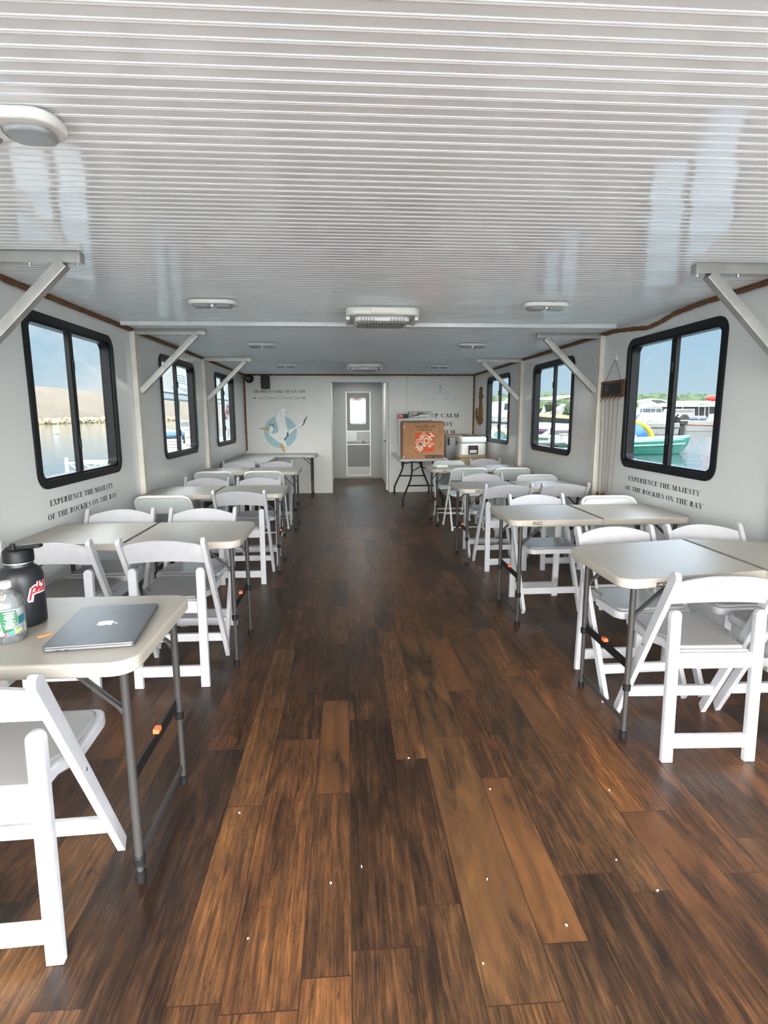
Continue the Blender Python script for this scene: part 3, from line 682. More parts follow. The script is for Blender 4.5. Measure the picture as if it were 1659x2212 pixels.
# ================================================================== furniture
# ---- resin folding chair (faces +y)
def make_resin_chair():
    t = thing('folding_chair', '', 'chair')
    LX = 0.216
    for s in (-1, 1):
        bm = new(); p0, p1 = Vector((s * LX, 0.212, 0.0)), Vector((s * LX, -0.245, 0.845)); d = (p1 - p0).normalized()
        L_ = (p1 - p0).length; M4 = plane_M(p0, d, Vector((0, d.z, -d.y)) * (1))
        w = 0.050                                   # slat seen from the side: rounded top, floor-cut foot
        out = [(-0.012, w / 2)] + [(0.026, -w / 2)] + _arc(L_ - w / 2, 0, w / 2, w / 2, -90, 90, 8)
        M4 = plane_M(p0 - Vector((0.0125 * 1, 0, 0)), d, Vector((1, 0, 0)).cross(d) if False else d.cross(Vector((-1, 0, 0))))
        prism(bm, out, -0.0125 + 0.0, 0.0125, plane_M(p0, d, d.cross(Vector((-1, 0, 0)))), 0.004)
        for v in bm.verts:
            if v.co.z < 0.0: v.co.z = 0.0
        obj('upright', bm, M_resin, t)
    for s in (-1, 1):
        bm = new(); H_, w = 0.672, 0.046
        out = [(-w / 2, 0), (w / 2, 0)] + _arc(0, H_ - w / 2, w / 2, w / 2, 0, 180, 8)
        prism(bm, out, -0.015, 0.015, plane_M((s * 0.178, -0.205, 0), (1, 0, 0), (0, 0.035, 1)), 0.005)
        obj('rear_leg', bm, M_resin, t)
    bm = new(); bar(bm, (-0.155, -0.201, 0.092), (0.155, -0.201, 0.092), 0.024, 0.060, (0, 0, 1), 0.004); obj('rear_stretcher', bm, M_resin, t)
    bm = new(); bar(bm, (-0.206, 0.130, 0.155), (0.206, 0.130, 0.155), 0.026, 0.050, (0, 0, 1), 0.004); obj('front_stretcher', bm, M_resin, t)
    bm = new(); bar(bm, (-0.155, -0.185, 0.452), (0.155, -0.185, 0.452), 0.024, 0.068, (0, 0, 1), 0.004); obj('seat_rail', bm, M_resin, t)
    # seat frame, narrower at the back between the legs, wider at the front
    out = [(0.150, -0.18), (0.160, -0.05), (0.197, 0.0), (0.197, 0.20)] + _arc(0.157, 0.20, 0.04, 0.045, 0, 90, 5) + _arc(-0.157, 0.20, 0.04, 0.045, 90, 180, 5) + [(-0.197, 0.20), (-0.197, 0.0), (-0.160, -0.05), (-0.150, -0.18)]
    tilt = Matrix.Translation((0, 0, 0.478)) @ Matrix.Rotation(math.radians(1.5), 4, 'X')
    bm = new(); prism(bm, out, -0.020, 0.018, tilt, 0.007, 3); obj('seat_frame', bm, M_resin, t)
    pad = [(x * 0.90, y * 0.90 + 0.002) for x, y in out]
    bm = new(); prism(bm, pad, 0.014, 0.030, tilt, 0.009, 3); obj('seat_pad', bm, M_vinyl, t)
    # backrest: arched, bowed to the rear, set between the uprights
    bm = new(); n_ = 16; g = {}
    for k in range(n_ + 1):
        f = -1 + 2 * k / n_; x = 0.205 * f; bow = -0.020 * (1 - f * f)
        zt = 0.800 + 0.036 * (1 - f * f); zb = 0.692 + 0.018 * (1 - f * f)
        for j, (zz_, yo) in enumerate(((zb, 0.0), (zt, 0.0))):
            ymid = 0.212 - 0.457 * zz_ / 0.845 + bow
            for e_, th in ((0, -0.010), (1, 0.010)): g[(k, j, e_)] = bm.verts.new((x, ymid + th, zz_))
    for k in range(n_):
        q = lambda *a: bm.faces.new([g[i] for i in a])
        q((k, 0, 0), (k + 1, 0, 0), (k + 1, 1, 0), (k, 1, 0)); q((k + 1, 0, 1), (k, 0, 1), (k, 1, 1), (k + 1, 1, 1))
        q((k, 1, 0), (k + 1, 1, 0), (k + 1, 1, 1), (k, 1, 1)); q((k, 0, 1), (k + 1, 0, 1), (k + 1, 0, 0), (k, 0, 0))
    for k in (0, n_): bm.faces.new([g[(k, 0, 0)], g[(k, 1, 0)], g[(k, 1, 1)], g[(k, 0, 1)]])
    bmesh.ops.recalc_face_normals(bm, faces=list(bm.faces))
    bmesh.ops.bevel(bm, geom=[e_ for e_ in bm.edges if e_.calc_face_angle(0) > 1.2], offset=0.004, segments=2, affect='EDGES')
    obj('backrest', bm, M_resin, t)
    bm = new()
    for s in (-1, 1):
        lathe(bm, [(0, 0), (0.006, 0), (0.006, 0.002), (0, 0.003)], (s * 0.2285, -0.035, 0.46), 10, Matrix.Rotation(s * PI / 2, 3, 'Y'))
    obj('pivot_bolt', bm, M_silver, t)
    return t
# ---- steel and plastic folding chair (faces +y)
def make_steel_chair():
    t = thing('folding_chair', '', 'chair')
    hx = 0.228; r = 0.0125
    top = (0.0, -0.262, 0.805)
    def onb(z): return 0.225 - (0.225 + 0.262) * z / 0.805
    bm = new()
    tube(bm, round_path([(-hx, onb(0.0), 0.012), (-hx, onb(0.80), 0.80), (hx, onb(0.80), 0.80), (hx, onb(0.0), 0.012)], 0.085, 9), r, 10); obj('tube_frame', bm, M_mtube, t)
    for s in (-1, 1):
        bm = new(); tube(bm, round_path([(s * 0.205, 0.06, 0.452), (s * 0.205, -0.02, 0.40), (s * 0.205, -0.235, 0.012)], 0.05, 5), r * 0.92, 10); obj('rear_leg', bm, M_mtube, t)
    bm = new(); tube(bm, [(-0.205, -0.222, 0.040), (0.205, -0.222, 0.040)], 0.008, 8); obj('stretcher', bm, M_mtube, t); bm = new(); tube(bm, [(-hx, onb(0.16), 0.16), (hx, onb(0.16), 0.16)], 0.008, 8); obj('stretcher', bm, M_mtube, t)
    # backrest panel
    bm = new(); n_ = 12
    out = rrect(2 * hx - 0.015, 0.165, [0.07, 0.07, 0.025, 0.025], 6)
    y0, z0 = onb(0.715), 0.715; up = Vector((0, -(0.487) / 0.805, 1)).normalized()
    prism(bm, out, -0.010, 0.008, plane_M((0, y0, z0), (1, 0, 0), up), 0.005); obj('backrest', bm, M_mplast, t)
    out = rrect(0.405, 0.39, [0.075, 0.075, 0.04, 0.04], 6, 0, 0.015)
    bm = new(); prism(bm, out, -0.014, 0.012, Matrix.Translation((0, 0, 0.455)) @ Matrix.Rotation(math.radians(2), 4, 'X'), 0.008, 3); obj('seat', bm, M_mplast, t)
    for s in (-1, 1):
        for y in (onb(0.0), -0.237):
            bm = new(); lathe(bm, [(0, 0), (0.016, 0), (0.016, 0.028), (0.0125, 0.032)], ((hx if y > 0 else 0.205) * s, y, 0.0), 10); obj('foot_cap', bm, M_mplast, t)
    return t
resin0 = make_resin_chair(); steel0 = make_steel_chair()
used = {'r': False, 's': False}
def chair(kind, x, y, face, label, turn=0.0):
    src = resin0 if kind == 'r' else steel0
    rz = (0 if face > 0 else PI) + math.radians(turn)
    grp = 'white resin folding chairs' if kind == 'r' else 'pale steel-framed folding chairs'
    if not used[kind]:
        used[kind] = True; src.location = (x, y, 0); src.rotation_euler = (0, 0, rz); src['label'] = label; src['group'] = grp; return src
    return dup(src, (x, y, 0), rz, label, grp)
# left side
chair('r', -0.997, 1.585, 1, 'white resin folding chair in front of the laptop table, cut by the left edge', 2.5)
chair('r', -0.970, 3.205, 1, 'white resin folding chair just behind the laptop table, its back to us, aisle side')
chair('r', -1.553, 3.195, 1, 'white resin folding chair behind the black flask, its back to us', 1)
chair('r', -1.545, 3.735, -1, 'white resin folding chair at far side of second left table, next to the wall', 1)
chair('r', -0.998, 3.735, -1, 'white resin folding chair at far side of second left table, on the aisle side', -1)
chair('s', -1.560, 5.115, 1, 'pale steel-framed folding chair in front of the third left table, next to the wall', 1)
chair('r', -0.925, 5.140, 1, 'white resin folding chair in front of the third left table, on the aisle side')
chair('r', -1.440, 5.745, -1, 'white resin folding chair at far side of third left table, next to the wall')
chair('r', -0.910, 5.745, -1, 'white resin folding chair at far side of third left table, on the aisle side')
chair('s', -1.610, 7.235, 1, 'pale steel-framed folding chair in front of the fourth left table, next to the wall')
chair('s', -1.010, 7.235, 1, 'pale steel-framed folding chair in front of the fourth left table, on the aisle side')
chair('r', -1.510, 7.900, -1, 'white resin folding chair at far side of fourth left table, next to the wall')
chair('r', -0.985, 7.900, -1, 'white resin folding chair at far side of fourth left table, on the aisle side')
# right side
chair('r', 1.537, 2.350, 1, 'nearest white resin folding chair on the right, whole, its back to us', -2.6)
chair('r', 2.055, 2.345, 1, 'white resin folding chair cut by the right edge, at the front right table', -1.5)
chair('r', 1.523, 2.865, -1, 'white resin folding chair facing us behind the front right table, aisle side', 1.5)
chair('r', 2.055, 2.880, -1, 'white resin folding chair facing us behind the front right table, wall side', 0.5)
chair('r', 1.516, 4.215, -1, 'white resin folding chair facing us behind the second right table, aisle side', 1)
chair('s', 2.150, 4.280, -1, 'pale steel-framed folding chair behind the second right table, next to the wall')
chair('r', 1.497, 5.395, 1, 'white resin folding chair in front of the third right table, on the aisle side')
chair('r', 2.035, 5.395, 1, 'white resin folding chair in front of the third right table, next to the wall')
chair('r', 1.480, 5.925, -1, 'white resin folding chair at far side of third right table, on the aisle side')
chair('s', 2.120, 5.985, -1, 'pale steel-framed folding chair at far side of third right table, next to the wall')
chair('s', 1.545, 7.380, 1, 'pale steel-framed folding chair in front of the fourth right table, on the aisle side', 2)
chair('s', 2.105, 7.360, 1, 'pale steel-framed folding chair in front of the fourth right table, next to the wall')
chair('s', 1.495, 8.060, -1, 'pale steel-framed folding chair at far side of fourth right table, behind the napkins')
chair('r', 2.030, 8.060, -1, 'white resin folding chair at far side of fourth right table, before the beige cabinet')

# ---- four-foot fold-in-half tables, long side across the cabin. The aisle end is at local x=0, the table runs along +x or -x.
TL, TD, TZ, TT = 1.27, 0.64, 0.774, 0.045
def make_table(x_end, y, s, label, peak=0.0, collar=(0.27, 0.27), badge=False, wall_legs=True, rz=0.0, name='folding_table', orange=True):
    """s=+1: runs to the right from the aisle end, s=-1: to the left"""
    t = thing(name, label, 'table', (x_end, y, 0), rz, 'off-white folding tables along the aisle')
    hw = TL / 2; a = math.atan2(peak, hw)
    for i in (0, 1):
        rr = 0.075
        rs = [0.004] * 4
        if (i == 0) == (s > 0): rs[1] = rs[2] = rr
        else: rs[0] = rs[3] = rr
        out = rrect(hw - 0.0015, TD, rs, 7)
        cx = s * (hw * (0.5 if i == 0 else 1.5)); tilt = -a * s if i == 0 else a * s
        Mx = Matrix.Translation((cx, 0, TZ + peak / 2)) @ Matrix.Rotation(tilt, 4, 'Y')
        bm = new(); prism(bm, out, -TT, 0, Mx, 0.010, 3)
        inner = rrect(hw - 0.16, TD - 0.12, 0.03, 4); prism(bm, inner, -TT - 0.012, -TT + 0.002, Mx)
        obj('tabletop', bm, M_table, t)
    def leg_set(lx, cz, inward):
        for j, sy in enumerate((-1, 1)):
            ly = sy * 0.245; c_ = cz[j]
            bm = new(); tube(bm, [(lx, ly, c_), (lx, ly, TZ - TT)], 0.0135, 12); leg = obj('leg', bm, M_leg, t)
            bm = new(); tube(bm, [(lx, ly, 0.03), (lx, ly, c_ + 0.02)], 0.0105, 12); obj('leg_extension', bm, M_leg, leg)
            bm = new(); lathe(bm, [(0.0105, 0), (0.0175, 0.004), (0.0185, 0.03), (0.0135, 0.036)], (lx, ly, c_ - 0.018), 14); obj('collar', bm, M_dark, leg)
            bm = new(); lathe(bm, [(0, 0), (0.0155, 0), (0.0165, 0.034), (0.0105, 0.038)], (lx, ly, 0.0), 14); obj('foot_cap', bm, M_dark, leg)
            bm = new()
            for off in (-0.009, 0.009): bar(bm, (lx + inward * 0.012, ly + off, 0.595), (lx + inward * 0.16, ly + off, TZ - TT + 0.002), 0.010, 0.004, (0, 1, 0), 0.001)
            bar(bm, (lx + inward * 0.006, ly, 0.595), (lx + inward * 0.02, ly, 0.585), 0.024, 0.012, (0, 1, 0), 0.002)
            obj('strut', bm, M_leg, leg)
        bm = new(); bar(bm, (lx + inward * 0.004, -0.236, 0.075), (lx + inward * 0.004, 0.236, 0.075), 0.012, 0.020, (0, 0, 1), 0.002); obj('lower_crossbar', bm, M_leg, t)
        bm = new(); bar(bm, (lx + inward * 0.010, -0.245, 0.345), (lx + inward * 0.010, 0.245, 0.345), 0.010, 0.040, (0, 0, 1), 0.002); cb = obj('locking_bar', bm, M_dark, t)
        if orange:
            bm = new(); box(bm, (lx + inward * 0.008, 0.015, 0.372), (0.022, 0.032, 0.018), 0.003); obj('latch', bm, M_orange, cb)
        bm = new(); bx(bm, lx - 0.02, lx + 0.02, -0.262, 0.262, TZ - TT - 0.012, TZ - TT + 0.002, 0.003); obj('leg_mount', bm, M_leg, t)
    leg_set(s * (0.058 if s < 0 else 0.090), collar, s)
    if wall_legs: leg_set(s * (TL - 0.085), (0.27, 0.27), -s)
    if badge:
        bm = new(); prism(bm, rrect(0.062, 0.020, 0.003, 3), -TD / 2 - 0.0, -TD / 2 - 0.0015, None) if False else bx(bm, s * 0.150, s * 0.212, -TD / 2 - 0.0018, -TD / 2 + 0.002, TZ - 0.031, TZ - 0.012, 0.001)
        bd = obj('maker_badge', bm, M_dark, t)
        tb = plain_text('LIFETIME', 0.015, plane_M((s * 0.181, -TD / 2 - 0.0024, TZ - 0.0215), (1, 0, 0), (0, 0, 1)), 0.0003); obj('badge_lettering', tb, M_print, bd, smooth=0)
    return t
make_table(-0.619, 1.900, -1, 'front left off-white folding table holding the laptop and bottles', collar=(0.075, 0.30))
make_table(-0.612, 3.500, -1, 'second off-white folding table from the front on the left', collar=(0.30, 0.33))
make_table(-0.585, 5.490, -1, 'third off-white folding table from the front on the left')
make_table(-0.612, 7.560, -1, 'fourth off-white folding table from the front on the left')
make_table(1.165, 2.586, 1, 'front right off-white folding table with a raised centre fold', peak=0.034, collar=(0.25, 0.33), badge=True, rz=math.radians(-0.5))
make_table(1.092, 4.003, 1, 'second off-white folding table from the front on the right', collar=(0.23, 0.30), badge=True)
make_table(1.075, 5.650, 1, 'third off-white folding table from the front on the right', collar=(0.27, 0.30), badge=True)
make_table(1.100, 7.690, 1, 'fourth off-white folding table on the right, a napkin stack on its corner', badge=True)
# bar tables in the back left corner
def side_table(label, x0, x1, y0, y1, legs):
    t = thing('folding_table', label, 'table', ((x0 + x1) / 2, (y0 + y1) / 2, 0))
    w, d = x1 - x0, y1 - y0
    bm = new(); prism(bm, rrect(w, d, 0.05, 7), TZ - TT, TZ, None, 0.010, 3); obj('tabletop', bm, M_table2, t)
    for lx, ly in legs:
        bm = new(); tube(bm, [(lx, ly, 0.27), (lx, ly, TZ - TT)], 0.0135, 12); g_ = obj('leg', bm, M_leg, t)
        bm = new(); tube(bm, [(lx, ly, 0.02), (lx, ly, 0.28)], 0.0105, 12); obj('leg_extension', bm, M_leg, g_)
        bm = new(); lathe(bm, [(0, 0), (0.0155, 0), (0.0165, 0.034), (0.0105, 0.038)], (lx, ly, 0), 14); obj('foot_cap', bm, M_dark, g_)
        bm = new(); ix = -0.15 if lx > 0 else 0.15
        bar(bm, (lx, ly, 0.595), (lx + ix, ly, TZ - TT + 0.002), 0.014, 0.006, (0, 1, 0), 0.001); obj('strut', bm, M_leg, g_)
    for sx in (-1, 1):
        lx = max(l[0] for l in legs) * sx
        bm = new(); bar(bm, (lx, min(l[1] for l in legs), 0.345), (lx, max(l[1] for l in legs), 0.345), 0.010, 0.036, (0, 0, 1), 0.002); obj('locking_bar', bm, M_dark, t)
    return t
side_table('pale folding table set lengthwise along the left wall, near the back corner', -1.865, -1.215, 8.60, 10.24, [(-0.24, -0.70), (-0.24, 0.70), (0.24, -0.70), (0.24, 0.70)])
side_table('pale folding table against the back wall under the bird mural', -1.850, -0.545, 10.285, 10.925, [(-0.60, -0.24), (-0.60, 0.24), (0.56, -0.24), (0.56, 0.24)])
# white trestle table with bent black legs, back right
t = thing('folding_table', 'white folding table with bent black legs carrying the cardboard box', 'table', (1.245, 10.04, 0))
bm = new(); prism(bm, rrect(0.80, 1.80, 0.035, 6), TZ - 0.040, TZ, None, 0.010, 3); obj('tabletop', bm, M_table2, t)
for sy in (-1, 1):
    yl = sy * 0.80
    for sx in (-1, 1):
        bm = new(); tube(bm, round_path([(sx * 0.175, yl - sy * 0.10, TZ - 0.04), (sx * 0.175, yl - sy * 0.06, 0.48), (sx * 0.335, yl + sy * 0.03, 0.12), (sx * 0.335, yl + sy * 0.04, 0.025)], 0.16, 8), 0.0145, 12); g_ = obj('leg', bm, M_dark, t)
        bm = new(); lathe(bm, [(0, 0), (0.019, 0), (0.019, 0.03), (0.0145, 0.035)], (sx * 0.335, yl + sy * 0.04, 0), 12); obj('foot_cap', bm, M_dark, g_)
    bm = new(); tube(bm, [(-0.235, yl - sy * 0.02, 0.33), (0.235, yl - sy * 0.02, 0.33)], 0.012, 10); obj('crossbar', bm, M_dark, t)
    bm = new(); tube(bm, round_path([(-0.175, yl - sy * 0.07, 0.56), (0, sy * 0.48, 0.62), (0.175, yl - sy * 0.07, 0.56)], 0.05, 4), 0.008, 8); tube(bm, [(0, sy * 0.48, 0.62), (0, sy * 0.30, TZ - 0.03)], 0.008, 8); obj('support_brace', bm, M_dark, t)
bm = new(); bx(bm, -0.355, -0.325, -0.78, -0.74, TZ - 0.12, TZ - 0.035, 0.008); obj('side_clip', bm, M_dark, t)

# ---- things on the front left table
lap = thing('laptop', 'closed grey laptop lying on the front left table', 'laptop', (-0.8075, 1.866, TZ), math.radians(6.5))
bm = new(); prism(bm, rrect(0.262, 0.372, 0.014, 6), 0.0015, 0.0088, None, 0.002); obj('base', bm, M_laptop, lap)
bm = new(); prism(bm, rrect(0.262, 0.372, 0.014, 6), 0.0098, 0.0168, None, 0.002); ld = obj('lid', bm, M_laptop, lap)
bm = new(); ring_prism(bm, rrect(0.2626, 0.3726, 0.014, 6), rrect(0.258, 0.368, 0.012, 6), 0.0092, 0.0101, None); obj('bright_edge', bm, M_silver, lap)
bm = new()
for q in (-0.085, -0.060): prism(bm, rrect(0.013, 0.0035, 0.0017, 4, q, 0.0052), 0.1853, 0.1866, plane_M((0, 0, 0), (1, 0, 0), (0, 0, 1)))
obj('port', bm, M_ink, lap, smooth=0)
# fruit emblem on the lid: bitten round fruit with a leaf, its top towards the aisle
def fruit(k):
    body = smooth_line([(0, .42), (.22, .50), (.42, .40), (.34, .22), (.33, .02), (.46, -.18), (.34, -.44), (.16, -.56), (0, -.50), (-.16, -.56), (-.34, -.44), (-.46, -.12), (-.46, .18), (-.36, .42), (-.18, .50), (0, .42)], 4)
    leaf = smooth_line([(0, .56), (.02, .72), (.14, .84), (.20, .86), (.18, .72), (.10, .60), (0, .56)], 4)
    return [(x * k, y * k) for x, y in body[:-1]], [(x * k, y * k) for x, y in leaf[:-1]]
bd, lf = fruit(0.046); Ml = plane_M((0, 0.0, 0.0), (0, -1, 0), (1, 0, 0))
bm = new(); fan(bm, bd, 0.0170, Ml); fan(bm, lf, 0.0170, Ml); obj('emblem', bm, M_mirror, ld, smooth=0)

fl = thing('water_flask', 'large black insulated flask on the front left table', 'flask', (-1.106, 1.940, TZ))
bm = new(); lathe(bm, [(0, 0), (0.060, 0), (0.066, 0.004), (0.067, 0.012), (0.0685, 0.140), (0.0680, 0.168), (0.062, 0.186), (0.052, 0.196), (0.0445, 0.200), (0.043, 0.203), (0.043, 0.214), (0, 0.214)], seg=48); obj('body', bm, M_flask, fl, smooth=50)
bm = new(); lathe(bm, [(0.043, 0.2125), (0.0455, 0.2130), (0.0455, 0.2165), (0.043, 0.217)], seg=40); obj('steel_rim', bm, M_steel, fl)
bm = new(); lathe(bm, [(0.044, 0.2165), (0.0465, 0.219), (0.0465, 0.250), (0.043, 0.257), (0.030, 0.260), (0, 0.260)], seg=40); lid = obj('lid', bm, M_dark, fl, smooth=40)
bm = new(); prism(bm, rrect(0.105, 0.034, 0.015, 6, 0.030, 0), 0, 0.011, Matrix.Translation((0, 0, 0.2555)) @ Matrix.Rotation(math.radians(-6), 4, 'Y'), 0.004)
prism(bm, rrect(0.05, 0.046, 0.018, 6, -0.012, 0), 0, 0.009, Matrix.Translation((0, 0, 0.2565)), 0.003); obj('spout_handle', bm, M_dark, lid)
bm = new(); bx(bm, -0.006, 0.006, -0.03, -0.018, 0.254, 0.282, 0.003); obj('latch', bm, M_dark, lid)
def wrap(bm, polys, ang0, z0, r, k=1.0):
    """flat outlines (metres) wrapped round a cylinder facing ang0"""
    for p_ in polys:
        t_ = bmesh.new(); f = t_.faces.new([t_.verts.new((x * k, y * k, 0)) for x, y in p_])
        bmesh.ops.triangulate(t_, faces=[f]); bmesh.ops.subdivide_edges(t_, edges=list(t_.edges), cuts=2)
        for v in t_.verts:
            a = ang0 + v.co.x / r; v.co = Vector((r * math.cos(a), r * math.sin(a), z0 + v.co.y))
        _merge(bm, t_)
def slant(pts, sl=0.28): return [(x + y * sl, y) for x, y in pts]
def thick_line(pts, w):
    up, dn = [], []
    for i in range(len(pts)):
        a, b = pts[max(i - 1, 0)], pts[min(i + 1, len(pts) - 1)]; dx, dy = b[0] - a[0], b[1] - a[1]; l_ = math.hypot(dx, dy) or 1
        up.append((pts[i][0] - dy / l_ * w / 2, pts[i][1] + dx / l_ * w / 2)); dn.append((pts[i][0] + dy / l_ * w / 2, pts[i][1] - dx / l_ * w / 2))
    return up + dn[::-1]
# script sticker starting with "phi"
STK = [[(0.004, -0.030), (0.004, 0.012)], smooth_line([(0.004, 0.004), (0.011, 0.013), (0.018, 0.008), (0.016, -0.004), (0.008, -0.007)], 4),
       [(0.024, -0.008), (0.024, 0.030)], smooth_line([(0.024, 0.002), (0.030, 0.010), (0.034, 0.004), (0.034, -0.008)], 4), [(0.042, -0.008), (0.042, 0.010)], [(0.042, 0.016), (0.042, 0.021)],
       [(0.050, -0.008), (0.050, 0.028)], [(0.057, -0.008), (0.057, 0.028)]]
A0 = math.radians(-41)
bm = new(); wrap(bm, [slant(thick_line(p_, 0.0165)) for p_ in STK] + [slant([(0, -0.036), (0.016, -0.036), (0.014, -0.012), (0.062, -0.012), (0.062, 0.014), (0.03, 0.02), (0, 0.016)])], A0, 0.122, 0.0693); obj('script_sticker_border', bm, M_stick, fl, smooth=0)
bm = new(); wrap(bm, [slant(thick_line(p_, 0.0068)) for p_ in STK], A0, 0.122, 0.0697); obj('script_sticker', bm, M_red, fl, smooth=0)
bm = new(); wrap(bm, [_arc(0, 0, 0.020, 0.020, 0, 330, 20)], math.radians(-118), 0.118, 0.0693); obj('round_sticker_border', bm, M_stick, fl, smooth=0)
bm = new(); wrap(bm, [_arc(0, 0, 0.016, 0.016, 0, 330, 20)], math.radians(-118), 0.118, 0.0697); obj('round_sticker', bm, M_ostick, fl, smooth=0)

bt = thing('water_bottle', 'clear plastic bottle with a green label, before the black flask', 'bottle', (-1.068, 1.786, TZ))
BR = 0.047
bm = new(); lathe(bm, [(0, 0.004), (0.030, 0.0), (0.042, 0.002), (BR, 0.012), (BR, 0.110), (0.046, 0.124), (0.040, 0.142), (0.028, 0.156), (0.017, 0.164), (0.0145, 0.168), (0.0145, 0.180)], seg=40); obj('body', bm, M_bottle, bt, smooth=50)
bm = new(); lathe(bm, [(0.015, 0.170), (0.0175, 0.171), (0.0175, 0.188), (0.0165, 0.190), (0, 0.190)], seg=28); obj('cap', bm, M_stick, bt)
bm = new(); wrap(bm, [[(-0.085, 0), (-0.02, -0.0), (0.085, 0), (0.085, 0.080), (-0.085, 0.080)]], math.radians(-60), 0.028, BR + 0.0006); lb = obj('label', bm, M_labw, bt, smooth=40)
bm = new(); wrap(bm, [[(-0.028, 0.078)] + [(0.022, 0.078), (0.025, 0.045), (0.020, 0.028), (0.008, 0.015), (-0.010, 0.010), (-0.018, 0.010)]], math.radians(-60), 0.028, BR + 0.0010); obj('green_panel', bm, M_green, lb, smooth=40)
bm = new(); wrap(bm, [[(0.026, 0.030), (0.05, 0.036), (0.05, 0.060), (0.027, 0.055)], [(-0.045, 0.02), (-0.024, 0.02), (-0.028, 0.048), (-0.045, 0.048)]], math.radians(-60), 0.028, BR + 0.0009); obj('teal_patch', bm, M_labt, lb, smooth=40)
bm = new(); wrap(bm, [_arc(0.004, 0.008, 0.006, 0.006, 0, 330, 12)], math.radians(-60), 0.028, BR + 0.0011); obj('blue_dot', bm, M_labb, lb, smooth=0)
bm = new(); wrap(bm, [[(0.014, 0.004), (0.035, 0.010), (0.035, 0.018), (0.014, 0.012)]], math.radians(-60), 0.028, BR + 0.0010); obj('lime_patch', bm, M_labl, lb, smooth=0)
bm = new(); wrap(bm, [[(-0.015, 0.001), (-0.010, 0.001), (-0.010, 0.010), (-0.015, 0.010)]], math.radians(-60), 0.028, BR + 0.0010); obj('magenta_patch', bm, M_labm, lb, smooth=0)
bm = new()
wrap(bm, [[(-0.014 - 0.0, 0.0705), (0.017, 0.0705), (0.017, 0.0735), (-0.014, 0.0735)]], math.radians(-60), 0.028, BR + 0.0014)
rl = random.Random(3)
for k in range(15):
    z_ = 0.066 - k * 0.0032; a = 0.008 + 0.011 * rl.random(); wrap(bm, [[(-a + 0.002, z_), (a + 0.001, z_), (a + 0.001, z_ + 0.0011), (-a + 0.002, z_ + 0.0011)]], math.radians(-60), 0.028, BR + 0.0014)
obj('label_print', bm, M_labw, lb, smooth=0)

pg = thing('clothespin', 'tiny wooden peg lying between the bottle and laptop', 'peg', (-0.976, 1.806, TZ), math.radians(52))
for q in (-1, 1):
    bm = new(); bar(bm, (-0.020, q * 0.0035, 0.0035), (0.020, q * 0.0055, 0.0035), 0.005, 0.007, (0, 0, 1), 0.001); obj('peg_half', bm, M_peg, pg)
bm = new(); tube(bm, [(0.002, -0.006, 0.004), (0.002, 0.006, 0.004)], 0.0025, 8); obj('spring', bm, M_steel, pg)

# napkins on the fourth right table
np_ = thing('napkin_stack', 'small stack of white paper napkins on the fourth right table', 'napkins', (1.255, 7.62, TZ), math.radians(12))
rn = random.Random(5)
for k in range(3):
    bm = new(); box(bm, (rn.uniform(-.008, .008), rn.uniform(-.008, .008), 0.010 + k * 0.011), (0.165, 0.15, 0.010), 0.004, Matrix.Rotation(rn.uniform(-.1, .1), 3, 'Z')); obj('napkin', bm, M_paper, np_)

# ---- cardboard box, upside down, on the back right table
bxx = thing('cardboard_box', 'big brown cardboard moving box with an orange logo, standing upside down', 'box', (1.243, 9.43, TZ))
bw, bdp, bh = 0.670, 0.46, 0.590
bm = new(); bx(bm, -bw / 2, bw / 2, -bdp / 2, bdp / 2, 0, bh - 0.006, 0.006); obj('carton', bm, M_card, bxx)
bm = new()
for sgn in (-1, 1): box(bm, (0, sgn * bdp * 0.25, bh - 0.002 + 0.006), (bw - 0.01, bdp * 0.5, 0.006), 0.001, Matrix.Rotation(sgn * -0.03, 3, 'X'))
obj('flap', bm, M_cardd, bxx)
Mf = plane_M((0, -bdp / 2 - 0.001, 0), (1, 0, 0), (0, 0, 1))
bm = new(); bx(bm, -0.133, 0.170, -bdp / 2 - 0.0015, -bdp / 2 + 0.001, 0.117, 0.419); lg = obj('orange_square', bm, M_logo, bxx, smooth=0)
c_ = Vector((0.0185, -bdp / 2 - 0.0025, 0.268)); flip = math.radians(180)
Ml = Matrix.Translation(c_) @ plane_M((0, 0, 0), (1, 0, 0), (0, 0, 1)) @ Matrix.Rotation(flip + math.radians(45), 4, 'Z')
bm = plain_text('HOME', 0.150, Ml, 0.006, squeeze=0.86)
plain_text('THE', 0.068, Ml @ Matrix.Translation((-0.045, 0.098, 0)), 0.003, squeeze=0.9, bm=bm)
plain_text('DEPOT', 0.085, Ml @ Matrix.Translation((0.012, -0.095, 0)), 0.0035, squeeze=0.86, bm=bm)
# keep the print inside its square
bmesh.ops.triangulate(bm, faces=list(bm.faces))
for pt, no in (((c_.x - .151, 0, 0), (-1, 0, 0)), ((c_.x + .151, 0, 0), (1, 0, 0)), ((0, 0, c_.z - .151), (0, 0, -1)), ((0, 0, c_.z + .151), (0, 0, 1))):
    bmesh.ops.bisect_plane(bm, geom=list(bm.verts) + list(bm.edges) + list(bm.faces), plane_co=pt, plane_no=no, clear_outer=True)
obj('logo_lettering', bm, M_print, lg, smooth=0)
Mr = lambda x, z: Matrix.Translation((x, -bdp / 2 - 0.002, z)) @ plane_M((0, 0, 0), (1, 0, 0), (0, 0, 1)) @ Matrix.Rotation(flip, 4, 'Z')
bm = plain_text('How doers', 0.052, Mr(0.015, 0.463), 0.0006); plain_text('get more done.', 0.052, Mr(0.020, 0.510), 0.0006, bm=bm); obj('slogan', bm, M_faint, bxx, smooth=0)
